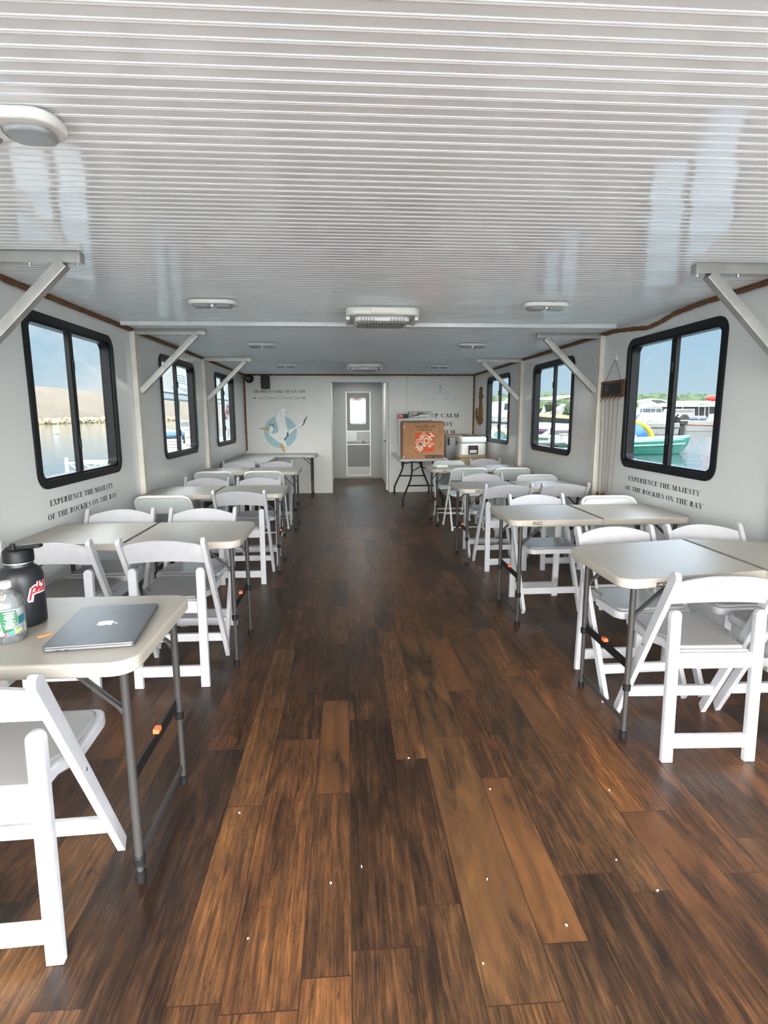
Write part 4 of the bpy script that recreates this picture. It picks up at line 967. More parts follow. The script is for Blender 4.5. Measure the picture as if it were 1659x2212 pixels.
bm = new(); tube(bm, [(0.02, -bdp / 2 - 0.001, 0.545), (0.035, -bdp / 2 - 0.001, 0.565), (0.05, -bdp / 2 - 0.001, 0.545)], 0.0025, 5); bx(bm, 0.025, 0.045, -bdp / 2 - 0.002, -bdp / 2, 0.535, 0.556); obj('print_mark', bm, M_faint, bxx, smooth=0)
bm = new(); bx(bm, 0.030, 0.318, -bdp / 2 - 0.0015, -bdp / 2 + 0.001, 0.012, 0.060); sz = obj('size_strip', bm, M_ink, bxx, smooth=0)
bm = plain_text('EXTRA LARGE', 0.040, Mr(0.175, 0.036), 0.0006, squeeze=1.0); obj('size_lettering', bm, M_tan, sz, smooth=0)
bm = new()
for pts in ([(0.255, 0.40), (0.262, 0.43), (0.25, 0.46), (0.275, 0.45), (0.27, 0.40)], [(0.25, 0.17), (0.27, 0.19), (0.295, 0.26), (0.28, 0.25), (0.262, 0.21)], [(0.21, 0.34), (0.23, 0.38), (0.222, 0.39)]):
    fan(bm, pts, 0.0006, Mf)
obj('scuff', bm, M_cardd, bxx, smooth=0)
bm = new(); fan(bm, [(-0.325, 0.49), (-0.312, 0.50), (-0.308, 0.53), (-0.322, 0.53)], 0.0006, Mf); fan(bm, [(-0.333, 0.01), (-0.318, 0.01), (-0.32, 0.055), (-0.332, 0.05)], 0.0006, Mf); obj('tape_scrap', bm, M_stick, bxx, smooth=0)

# small white rack behind the box, with two cartons on it
rk = thing('shelf_rack', 'small white shelf rack standing behind the cardboard box', 'rack', (1.20, 10.02, TZ))
bm = new(); bx(bm, -0.30, 0.30, -0.15, 0.15, 0.622, 0.642, 0.003); obj('shelf', bm, M_white, rk)
for sx in (-1, 1):
    bm = new(); bx(bm, sx * 0.285 - 0.010, sx * 0.285 + 0.010, -0.14, 0.14, 0.0, 0.622, 0.003); obj('side_panel', bm, M_white, rk)
bm = new(); tube(bm, [(-0.296, -0.10, 0.32), (-0.325, -0.10, 0.32), (-0.325, -0.10, 0.335)], 0.006, 8); obj('hook', bm, M_white, rk)
q = thing('carton', 'small red and black carton at the left end of the white rack', 'carton', (0.985, 10.02, TZ + 0.642))
bm = new(); bx(bm, -0.085, 0.005, -0.06, 0.06, 0, 0.078, 0.002); obj('red_half', bm, M_redbox, q)
bm = new(); bx(bm, 0.0055, 0.085, -0.06, 0.06, 0, 0.078, 0.002); obj('dark_half', bm, M_ink, q)
bm = plain_text('RICE', 0.0, plane_M((0, 0, 0), (1, 0, 0), (0, 0, 1))) if False else new()
fan(bm, rrect(0.055, 0.018, 0.004, 3, -0.04, 0.045), 0.0605, plane_M((0, 0, 0), (1, 0, 0), (0, 0, 1))); obj('print', bm, M_stick, q, smooth=0)
q = thing('carton', 'longer grey patterned carton on top of the white rack', 'carton', (1.285, 10.02, TZ + 0.642))
bm = new(); bx(bm, -0.20, 0.20, -0.09, 0.09, 0, 0.122, 0.002); obj('carton_body', bm, M_foil, q)
bm = new(); Mq = plane_M((0, -0.0905, 0), (1, 0, 0), (0, 0, 1))
stroke_bm(bm, smooth_line([(-.15, .03), (-.08, .05), (.0, .085), (.10, .07)], 4), [0.004 + 0.02 * math.sin(PI * k / 12) for k in range(13)], Mq); obj('dark_print', bm, M_ink, q, smooth=0)
bm = new(); stroke_bm(bm, smooth_line([(-.17, .02), (-.05, .035), (.06, .05), (.15, .04)], 4), [0.003 + 0.012 * math.sin(PI * k / 12) for k in range(13)], Mq, 0.0005); obj('white_print', bm, M_stick, q, smooth=0)

# beige cabinet, white cooler, grey bin
t = thing('storage_cabinet', 'low beige cabinet in the back right corner under the white cooler', 'cabinet', (2.155, 9.86, 0))
bm = new(); bx(bm, -0.225, 0.235, -0.17, 0.30, 0.0, 0.755, 0.004); obj('carcass', bm, M_beige, t)
bm = new(); bx(bm, -0.245, 0.255, -0.20, 0.32, 0.755, 0.785, 0.005); obj('top', bm, M_beige, t)
bm = new(); bx(bm, -0.205, 0.205, -0.185, -0.171, 0.06, 0.74, 0.003); obj('door', bm, M_beige, t)
t = thing('cooler', 'small white cooler with a black latch on the beige cabinet', 'cooler', (2.178, 9.92, 0.785))
bm = new(); prism(bm, rrect(0.46, 0.36, 0.06, 8), 0.0, 0.205, None, 0.015, 3); obj('tub', bm, M_coolw, t)
bm = new(); prism(bm, rrect(0.475, 0.375, 0.065, 8), 0.210, 0.318, None, 0.035, 4); obj('lid', bm, M_coolw, t)
bm = new(); bx(bm, -0.14, 0.15, -0.11, 0.11, 0.316, 0.330, 0.005); obj('lid_tray', bm, M_leg, t)
bm = new(); ring_prism(bm, rrect(0.165, 0.150, 0.010, 4), rrect(0.125, 0.055, 0.006, 4, 0, -0.025), 0.178, 0.200, plane_M((0, 0, 0.095), (1, 0, 0), (0, 0, 1))); obj('latch_frame', bm, M_dark, t)
bm = new(); bx(bm, -0.060, 0.060, -0.206, -0.196, 0.115, 0.150, 0.003); obj('latch_bar', bm, M_leg, t)
t = thing('storage_bin', 'tall grey bin with black latches beside the white cooler', 'bin', (2.04, 10.62, 0))
bm = new(); prism(bm, rrect(0.46, 0.46, 0.03, 5), 0.0, 1.075, None, 0.012, 2); obj('bin_body', bm, M_coolg, t)
bm = new(); prism(bm, rrect(0.48, 0.48, 0.03, 5), 1.078, 1.112, None, 0.008, 2); obj('lid', bm, M_tan, t)
for q in (-0.175, -0.02):
    bm = new(); bx(bm, q - 0.018, q + 0.018, -0.255, -0.228, 0.93, 1.065, 0.006); obj('latch', bm, M_dark, t)

# ================================================================== on the walls
FL, BK, RT = plane_M((XL + 0.0012, 0, 0), (0, 1, 0), (0, 0, 1)), plane_M((0, YB - 0.0012, 0), (1, 0, 0), (0, 0, 1)), plane_M((XR - 0.0012, 0, 0), (0, -1, 0), (0, 0, 1))
def at(M4, u, v, d=0.0): return M4 @ Matrix.Translation((u, v, d))
for M4, u1, u2, u3, u4, lab in ((FL, 3.700, 0.992, 3.660, 1.090, 'left'), (RT, -4.790, 1.020, -4.838, 1.108, 'right')):
    t = thing('wall_lettering', f'black serif words under the nearest window on the {lab} wall', 'lettering', (XL if lab == 'left' else XR, 4.2, 0.88))
    inv = Matrix.Translation(-t.location)
    obj('text_line', text_bm('EXPERIENCE THE MAJESTY', u2, 0.037, inv @ at(M4, u1, 0.907)), M_letter, t, smooth=0)
    obj('text_line', text_bm('OF THE ROCKIES ON THE BAY', u4, 0.037, inv @ at(M4, u3, 0.822)), M_letter, t, smooth=0)
t = thing('wall_lettering', 'line of small black words above the bird mural', 'lettering', (-1.23, YB, 1.86)); inv = Matrix.Translation(-t.location)
obj('text_line', text_bm('THE PRINCESS WILL SEE YOU NOW', 0.965, 0.046, inv @ at(BK, -1.714, 1.893)), M_letter, t, smooth=0)
bm = new()
for ph in (0, 1):
    stroke_bm(bm, [(-1.645 + 0.825 * k / 60, 1.796 + (0.020 if ph else -0.020) * math.sin(PI * 3 * k / 60)) for k in range(61)], 0.0045, inv @ BK)
for x0, x1 in ((-1.718, -1.665), (-0.805, -0.752)): stroke_bm(bm, [(x0, 1.796), (x0 + 0.35 * (x1 - x0), 1.796), ((x0 + x1) / 2, 1.796), (x0 + 0.65 * (x1 - x0), 1.796), (x1, 1.796)], [0.004, 0.018, 0.021, 0.018, 0.004], inv @ BK, 0.0004)
obj('ornament', bm, M_letter, t, smooth=0)
t = thing('wall_lettering', 'large black words KEEP CALM partly hidden by the cardboard box', 'lettering', (1.80, YB, 1.3)); inv = Matrix.Translation(-t.location)
obj('text_line', text_bm('KEEP CALM', 0.715, 0.072, inv @ at(BK, 1.440, 1.430), 0.10), M_letter, t, smooth=0)
obj('text_line', text_bm('ENJOY', 0.420, 0.076, inv @ at(BK, 1.628, 1.265), 0.10), M_letter, t, smooth=0)
obj('text_line', text_bm('THE VIEW', 0.640, 0.072, inv @ at(BK, 1.466, 1.115), 0.10), M_letter, t, smooth=0)
# pale scrollwork
t = thing('wall_scroll_decal', 'pale blue scrollwork ornament high on the back wall', 'decal', (1.79, YB, 1.85)); inv = Matrix.Translation(-t.location)
bm = new(); cx = 1.790
def spiral(x, y, r0, r1, a0, a1, n=28): return [(x + (r0 + (r1 - r0) * k / n) * math.cos(math.radians(a0 + (a1 - a0) * k / n)), y + (r0 + (r1 - r0) * k / n) * math.sin(math.radians(a0 + (a1 - a0) * k / n))) for k in range(n + 1)]
for s in (-1, 1):
    f = lambda L_: [(cx + s * x, y) for x, y in L_]
    stroke_bm(bm, f(smooth_line([(0.10, 1.785), (0.17, 1.742), (0.24, 1.765), (0.285, 1.795)], 6) + spiral(0.285, 1.745, 0.052, 0.016, 80, -330)), 0.009, inv @ BK)
    stroke_bm(bm, f(smooth_line([(0.0, 1.878), (0.08, 1.880), (0.14, 1.860), (0.168, 1.818)], 5) + spiral(0.113, 1.812, 0.055, 0.016, 0, -380)), 0.009, inv @ BK)
    stroke_bm(bm, f(smooth_line([(0.105, 1.885), (0.10, 1.93), (0.06, 1.955), (0.02, 1.925), (0.0, 1.895)], 5)), 0.009, inv @ BK)
obj('scroll_lines', bm, M_flour, t, smooth=0)
bm = new(); fan(bm, smooth_line([(cx, 1.925), (cx - 0.02, 1.985), (cx - 0.018, 2.025), (cx, 2.045), (cx + 0.018, 2.025), (cx + 0.02, 1.985), (cx, 1.925)], 4)[:-1], 0.0003, inv @ BK); obj('drop', bm, M_mblue, t, smooth=0)

# bird mural (long-billed white wader on a blue disc)
t = thing('wall_mural', 'painted white wading bird on a blue disc on the back wall', 'mural', (-1.26, YB, 1.25)); inv = Matrix.Translation(-t.location)
def mu(u, v): return (-1.7735 + u * 0.0008255, 2.0455 - v * 0.0008255)
ML = lambda L_: [mu(*p_) for p_ in L_]
MB = inv @ BK
bm = new(); fan(bm, ML(_arc(652, 1060, 372, 368, 0, 355, 60)), 0.0, MB); obj('blue_disc', bm, M_mblue, t, smooth=0)
body = smooth_line([(405, 960), (445, 935), (485, 965), (487, 1010), (450, 1060), (448, 1085), (490, 1095), (545, 1078), (590, 1040), (590, 950), (560, 850), (535, 760), (550, 670), (620, 580), (720, 510), (865, 460), (850, 500), (860, 530), (830, 565), (835, 600), (800, 640), (790, 680), (770, 720), (778, 800), (790, 900), (810, 960), (835, 1010), (935, 975), (1020, 925), (1110, 845), (1200, 760), (1275, 690), (1240, 760), (1205, 850), (1180, 890), (1090, 945), (970, 1015), (900, 1080), (820, 1150), (760, 1215), (725, 1245), (770, 1320), (800, 1395), (805, 1435), (740, 1395), (660, 1320), (580, 1280), (500, 1215), (430, 1160), (390, 1085), (385, 1030)], 4)
bm = new(); fan(bm, ML(body), 0.0010, MB); obj('bird_body', bm, M_mwhite, t, smooth=0)
bm = new(); fan(bm, ML([(145, 985), (290, 962), (345, 950), (400, 975), (408, 1010), (395, 1030), (340, 1022), (280, 1005), (150, 992)]), 0.0016, MB); obj('bill', bm, M_mgold, t, smooth=0)
bm = new(); fan(bm, ML([(650, 1310), (690, 1330), (715, 1380), (712, 1430), (740, 1470), (738, 1510), (700, 1530), (685, 1480), (655, 1440), (635, 1380)]), 0.0016, MB); obj('feet', bm, M_mgold, t, smooth=0)
bm = new(); k_ = 0.0008255
for L_, w_ in (([(590, 1060), (605, 1000), (590, 920), (560, 850), (535, 760), (550, 670), (620, 580), (720, 510), (865, 460)], 5), ([(650, 960), (640, 920), (600, 850), (570, 790), (565, 720), (600, 660), (635, 605)], 4),
               ([(865, 460), (830, 500), (765, 545)], 6), ([(855, 520), (800, 560), (760, 580)], 5), ([(830, 600), (760, 640)], 5), ([(720, 575), (675, 600), (665, 670), (700, 715), (745, 710)], 4), ([(745, 710), (775, 690), (790, 640), (835, 600)], 4),
               ([(660, 740), (690, 820), (720, 900), (760, 970)], 3), ([(805, 940), (815, 1000), (830, 1040)], 5), ([(820, 1010), (935, 975), (1020, 925), (1110, 845), (1275, 690)], 4), ([(760, 1215), (820, 1150), (900, 1080), (970, 1015), (1090, 945), (1180, 895)], 6),
               ([(430, 1160), (500, 1215), (580, 1280)], 4), ([(448, 1085), (490, 1095), (545, 1078), (590, 1040)], 4), ([(740, 1395), (805, 1435), (800, 1395), (770, 1320)], 4), ([(640, 1180), (655, 1240)], 3), ([(610, 1190), (640, 1245)], 3)):
    stroke_bm(bm, ML(smooth_line(L_, 4)), w_ * k_, MB, 0.0018)
for k in range(9): stroke_bm(bm, ML([(735 + k * 5, 735 + k * 26), (772 + k * 4, 730 + k * 26)]), 4 * k_, MB, 0.0018)
for x0, y0, x1, y1 in ((400, 885, 430, 915), (450, 865, 460, 905), (505, 870, 470, 915), (530, 905, 480, 930), (530, 965, 495, 955), (395, 950, 405, 940)): stroke_bm(bm, ML([(x0, y0), ((x0 + x1) / 2, (y0 + y1) / 2), (x1, y1)]), [3 * k_, 14 * k_, 12 * k_], MB, 0.0020)
fan(bm, ML([(1275, 690), (1245, 770), (1205, 850), (1185, 900), (1120, 940), (1170, 870), (1180, 820), (1215, 770)]), 0.0020, MB)
fan(bm, ML([(835, 1045), (825, 1100), (840, 1130), (800, 1165), (790, 1195), (740, 1250), (718, 1235), (760, 1185), (790, 1150), (795, 1100), (810, 1060)]), 0.0020, MB)
obj('dark_brushwork', bm, M_letter, t, smooth=0)

# loudspeaker and round speaker in the back left corner
t = thing('wall_speaker', 'black box loudspeaker hung high on the back wall', 'speaker', (-1.470, 10.84, 2.075))
bm = new(); prism(bm, rrect(0.150, 0.235, 0.02, 5), -0.065, 0.065, plane_M((0, 0, 0), (1, 0, 0), (0, 0, 1)), 0.012, 3); obj('cabinet', bm, M_dark, t)
bm = new(); prism(bm, rrect(0.128, 0.21, 0.015, 5), 0.064, 0.069, plane_M((0, 0, 0), (1, 0, 0), (0, 0, 1)), 0.001); obj('grille', bm, mat('black mesh', (0.02, 0.021, 0.023), 0.6, bump=(500, 0.5)), t)
bm = new(); bx(bm, -0.015, 0.015, 0.06, 0.107, -0.03, 0.03, 0.003); obj('mount', bm, M_dark, t)
bm = new(); lathe(bm, [(0, 0), (0.014, 0), (0.014, 0.012), (0, 0.014)], (-0.075, -0.02, 0.0), 12, Matrix.Rotation(-PI / 2, 3, 'Y')); obj('knob', bm, M_dark, t)
t = thing('round_speaker', 'small round black speaker in the back left corner', 'speaker', (-1.765, 10.89, 2.145))
Rf = Matrix.Rotation(PI / 2, 3, 'X')
bm = new(); lathe(bm, [(0, -0.056), (0.05, -0.056), (0.078, -0.02), (0.080, 0.0), (0.078, 0.018), (0.066, 0.022)], (0, 0, 0), 28, Rf); obj('housing', bm, M_dark, t, smooth=50)
bm = new(); lathe(bm, [(0.066, 0.021), (0.040, 0.006), (0.016, 0.004), (0.014, 0.014), (0, 0.018)], (0, 0, 0), 28, Rf); obj('cone', bm, M_leg, t, smooth=50)

# wooden anchor on the right wall near the back corner
t = thing('anchor_decoration', 'carved brown wooden anchor hanging on the right wall', 'decoration', (XR, 10.40, 1.62))
Ma = plane_M((0, 0, 0), (0, -1, 0), (0, 0, 1))
bm = new(); k_ = 0.00072
def an(u, v): return ((u - 300) * k_ * 3.0, (1040 - v) * 0.000725 - 0.25)
shank = [(300, 205), (345, 225), (352, 300), (345, 400), (385, 415), (390, 480), (350, 505), (335, 520), (345, 720), (255, 720), (270, 505), (245, 490), (232, 455), (245, 420), (285, 405), (270, 300), (275, 230)]
prism(bm, [an(*p_) for p_ in smooth_line(shank, 3)], 0.002, 0.014, Ma, 0.004); obj('shank', bm, M_anchor, t)
arms = [(255, 700), (345, 700), (370, 720), (375, 860), (370, 990), (395, 960), (400, 1040), (375, 1100), (300, 1150), (240, 1120), (180, 1030), (150, 960), (130, 840), (180, 715), (200, 830), (205, 940), (250, 900)]
bm = new(); prism(bm, [an(*p_) for p_ in smooth_line(arms, 3)], 0.001, 0.016, Ma, 0.004); obj('arms', bm, M_anchor, t)
bm = new(); tube(bm, [(-0.018, 0.02, 0.33), (-0.020, 0.06, 0.20), (-0.018, -0.03, 0.05), (-0.020, 0.05, -0.12), (-0.018, 0.0, -0.24)], 0.006, 8); obj('rope_wrap', bm, M_anchor, t)

# chalkboard on a string with cords hanging below it, right wall
t = thing('chalkboard_sign', 'small wood-framed chalkboard hung on string beside the nearest right window', 'sign', (XR, 5.165, 1.70))
Mc = plane_M((-0.012, 0, 0), (0, -1, 0), (0, 0, 1)); tl = Matrix.Rotation(math.radians(-1.5), 4, 'X')
bm = new(); ring_prism(bm, rrect(0.45, 0.150, 0.003, 2), rrect(0.375, 0.105, 0.002, 2, -0.012, 0), -0.006, 0.012, Mc); obj('board_frame', bm, M_wood, t)
bm = new(); bx(bm, -0.016, -0.010, -0.182, 0.205, -0.054, 0.054); obj('slate', bm, M_chalkb, t, smooth=0)
bm = new(); rc = random.Random(11)
for k, (z_, a, b) in enumerate(((0.030, -0.17, -0.09), (0.008, -0.165, -0.10), (-0.010, -0.17, -0.085), (-0.030, -0.155, -0.115))):
    stroke_bm(bm, [(a + (b - a) * i / 12, z_ + rc.uniform(-.006, .006)) for i in range(13)], 0.004, plane_M((-0.0165, 0, 0), (0, -1, 0), (0, 0, 1)))
obj('chalk_writing', bm, M_chalk, t, smooth=0)
bm = new(); tube(bm, [(-0.016, 0.165, 0.075), (-0.014, -0.015, 0.262), (-0.016, -0.145, 0.075)], 0.003, 6); obj('hanging_string', bm, M_cord, t)
bm = new(); fan(bm, smooth_line([(0.0, 0.255), (0.018, 0.30), (0.010, 0.345), (-0.004, 0.30), (0.0, 0.255)], 4)[:-1], 0.012, plane_M((0, -0.012, 0), (0, -1, 0), (0, 0, 1))); bx(bm, -0.014, 0, -0.03, 0.0, 0.25, 0.285, 0.003); obj('wall_hook', bm, M_stick, t)
for k in range(5):
    y = 0.185 - k * 0.085
    bm = new(); tube(bm, round_path([(-0.010, y, -0.075), (-0.018, y, -0.085), (-0.034, y, -0.088), (-0.040, y - 0.008, -0.106)], 0.01, 3), 0.005, 7); obj('hook', bm, M_rope, t)
rc = random.Random(4)
for k in range(5):
    y0 = 5.35 - k * 0.085; y1 = y0 + (-0.015 if k < 2 else 0.02) + rc.uniform(-0.02, 0.02); zb_ = (0.72, 0.71, 0.73, 0.76, 0.78)[k]
    g_ = thing('hanging_cord', f'thin brown cord, {["first", "second", "third", "fourth", "fifth"][k]} from the post, hanging under the chalkboard', 'cord', (XR - 0.016, y0, 1.2), 0, 'cords under the chalkboard')
    bm = new(); tube(bm, [(-0.016 + 0.0, 0, 0.405), (-0.012, 0.3 * (y1 - y0) + rc.uniform(-.006, .006), 0.15), (-0.010, 0.8 * (y1 - y0), -0.2), (-0.010, y1 - y0, zb_ - 1.2)], 0.0032, 6); obj('cord', bm, M_cord, g_, smooth=60)
    if k < 3:
        bm = new(); lathe(bm, [(0, -0.03), (0.014, -0.02), (0.016, 0.0), (0.006, 0.018), (0, 0.02)], (-0.012, y1 - y0, zb_ - 1.2), 10); obj('knot', bm, M_rope, g_)

# crumbs on the floor
bm = new(); rf = random.Random(9)
for x, y in ((0.55, 2.02), (1.02, 1.98), (0.03, 1.66), (0.43, 1.58), (0.62, 1.40), (0.88, 1.63), (-0.07, 1.60), (-0.42, 1.95), (0.35, 1.30), (0.95, 1.50), (-0.30, 1.42), (0.25, 2.25)):
    box(bm, (x, y, 0.0025), (rf.uniform(.004, .009), rf.uniform(.003, .006), 0.004), 0.001, Matrix.Rotation(rf.uniform(0, 3), 3, 'Z'))
tag(obj('floor_crumbs', bm, M_stick), 'tiny white crumbs scattered on the plank floor', 'crumbs', kind='stuff')
#OUTSIDE#
# ================================================================== outside
WZ = -0.55                    # lake level
def water_mat():
    M = mat('lake water', (0.05, 0.075, 0.085), 0.05, spec=0.5); t = M.node_tree; b = t.nodes['Principled BSDF']
    g = nd(t, 'ShaderNodeNewGeometry'); mpn = nd(t, 'ShaderNodeMapping'); mpn.inputs['Scale'].default_value = (0.9, 1.6, 1)
    n = nd(t, 'ShaderNodeTexNoise'); n.inputs['Scale'].default_value = 1.0; n.inputs['Detail'].default_value = 4
    t.links.new(g.outputs['Position'], mpn.inputs[0]); t.links.new(mpn.outputs[0], n.inputs['Vector'])
    bp = nd(t, 'ShaderNodeBump'); bp.inputs['Strength'].default_value = 0.28; bp.inputs['Distance'].default_value = 0.08
    t.links.new(n.outputs[0], bp.inputs['Height']); t.links.new(bp.outputs[0], b.inputs['Normal']); return M
bm = new(); fan(bm, [(-900, -90), (1200, -90), (1200, 1600), (-900, 1600)], WZ); struct('lake', bm, water_mat(), smooth=0)
M_hill = mat('dry grass slope', srgb(84, 73, 58), 0.95, var=(0.06, 0.18))
t_ = M_hill.node_tree; n2 = nd(t_, 'ShaderNodeTexNoise'); n2.inputs['Scale'].default_value = 0.7; n2.inputs['Detail'].default_value = 8
tcn = nd(t_, 'ShaderNodeTexCoord'); t_.links.new(tcn.outputs['Object'], n2.inputs['Vector'])
mr = nd(t_, 'ShaderNodeMapRange'); mr.inputs[1].default_value = 0.35; mr.inputs[2].default_value = 0.65; mr.inputs[3].default_value = 0.72; mr.inputs[4].default_value = 1.2; t_.links.new(n2.outputs[0], mr.inputs[0])
mx = nd(t_, 'ShaderNodeMix', data_type='RGBA', blend_type='MULTIPLY'); mx.inputs['Factor'].default_value = 1
b_ = t_.nodes['Principled BSDF']; src_ = b_.inputs['Base Color'].links[0].from_socket; t_.links.new(src_, mx.inputs['A']); t_.links.new(mr.outputs[0], mx.inputs['B']); t_.links.new(mx.outputs['Result'], b_.inputs['Base Color'])
rh = random.Random(2)
bm = new(); rows = []
for k in range(81):
    y = 20 + k * 10; j = lambda a: rh.uniform(-a, a)
    rows.append([bm.verts.new(p_) for p_ in ((-78, y, WZ - 1), (-82, y, 0.7 + j(.2)), (-95 + j(1), y, 4.2 + j(.4)), (-112 + j(1), y, 9.0 + j(.4)), (-130, y, 14.2 + j(.25)), (-140, y, 14.0), (-170, y, 6))])
for a, b in zip(rows, rows[1:]):
    for i in range(6): bm.faces.new((a[i], a[i + 1], b[i + 1], b[i]))
struct('hillside', bm, M_hill, smooth=80, recalc=True)
bm = new()
for k in range(420):
    y = 130 + 150 * rh.random() ** 1.2; s_ = rh.uniform(0.35, 1.0)
    box(bm, (-80.3 + rh.uniform(-1.6, 0.8), y, rh.uniform(-.4, .8)), (s_, s_ * 1.5, s_), s_ * 0.25, Matrix.Rotation(rh.uniform(0, 3), 3, Vector((rh.random(), rh.random(), rh.random() + .1))), 1)
tag(obj('shore_rocks', bm, mat('pale riprap stone', srgb(158, 146, 118), 0.9, var=(0.8, 0.25)), smooth=0), 'band of pale rocks along the shore below the dry hillside', 'rocks', kind='stuff')

# far wooded shore, right
M_tree = mat('tree foliage', srgb(62, 80, 54), 0.95, var=(0.35, 0.45))
bm = new(); rows = []
for k in range(60):
    x = 20 + k * 7; rows.append([bm.verts.new(p_) for p_ in ((x, 236, WZ), (x, 250, 1.2), (x, 300, 3.0 + 2 * math.sin(k * .3)), (x, 380, 6 + 2.5 * math.sin(k * .17 + 1)))])
for a, b in zip(rows, rows[1:]):
    for i in range(3): bm.faces.new((a[i], b[i], b[i + 1], a[i + 1]))
struct('far_shore', bm, mat('far grass bank', srgb(92, 98, 72), 0.95, var=(0.05, 0.2)), smooth=80, recalc=True)
bm = new(); rt = random.Random(12)
for k in range(520):
    y = rt.uniform(246, 330); x = y * rt.uniform(0.20, 0.72); r_ = rt.uniform(2.4, 5.2)
    t2 = bmesh.new(); bmesh.ops.create_icosphere(t2, subdivisions=2, radius=r_)
    for v in t2.verts: v.co *= 1 + rt.uniform(-.2, .2)
    _merge(bm, t2, Matrix.Translation((x, y, 0.8 + r_ * 0.75 + (y - 246) * 0.05)))
tag(obj('far_trees', bm, M_tree, smooth=0), 'band of green trees along the far shore beyond the marina', 'trees', kind='stuff')

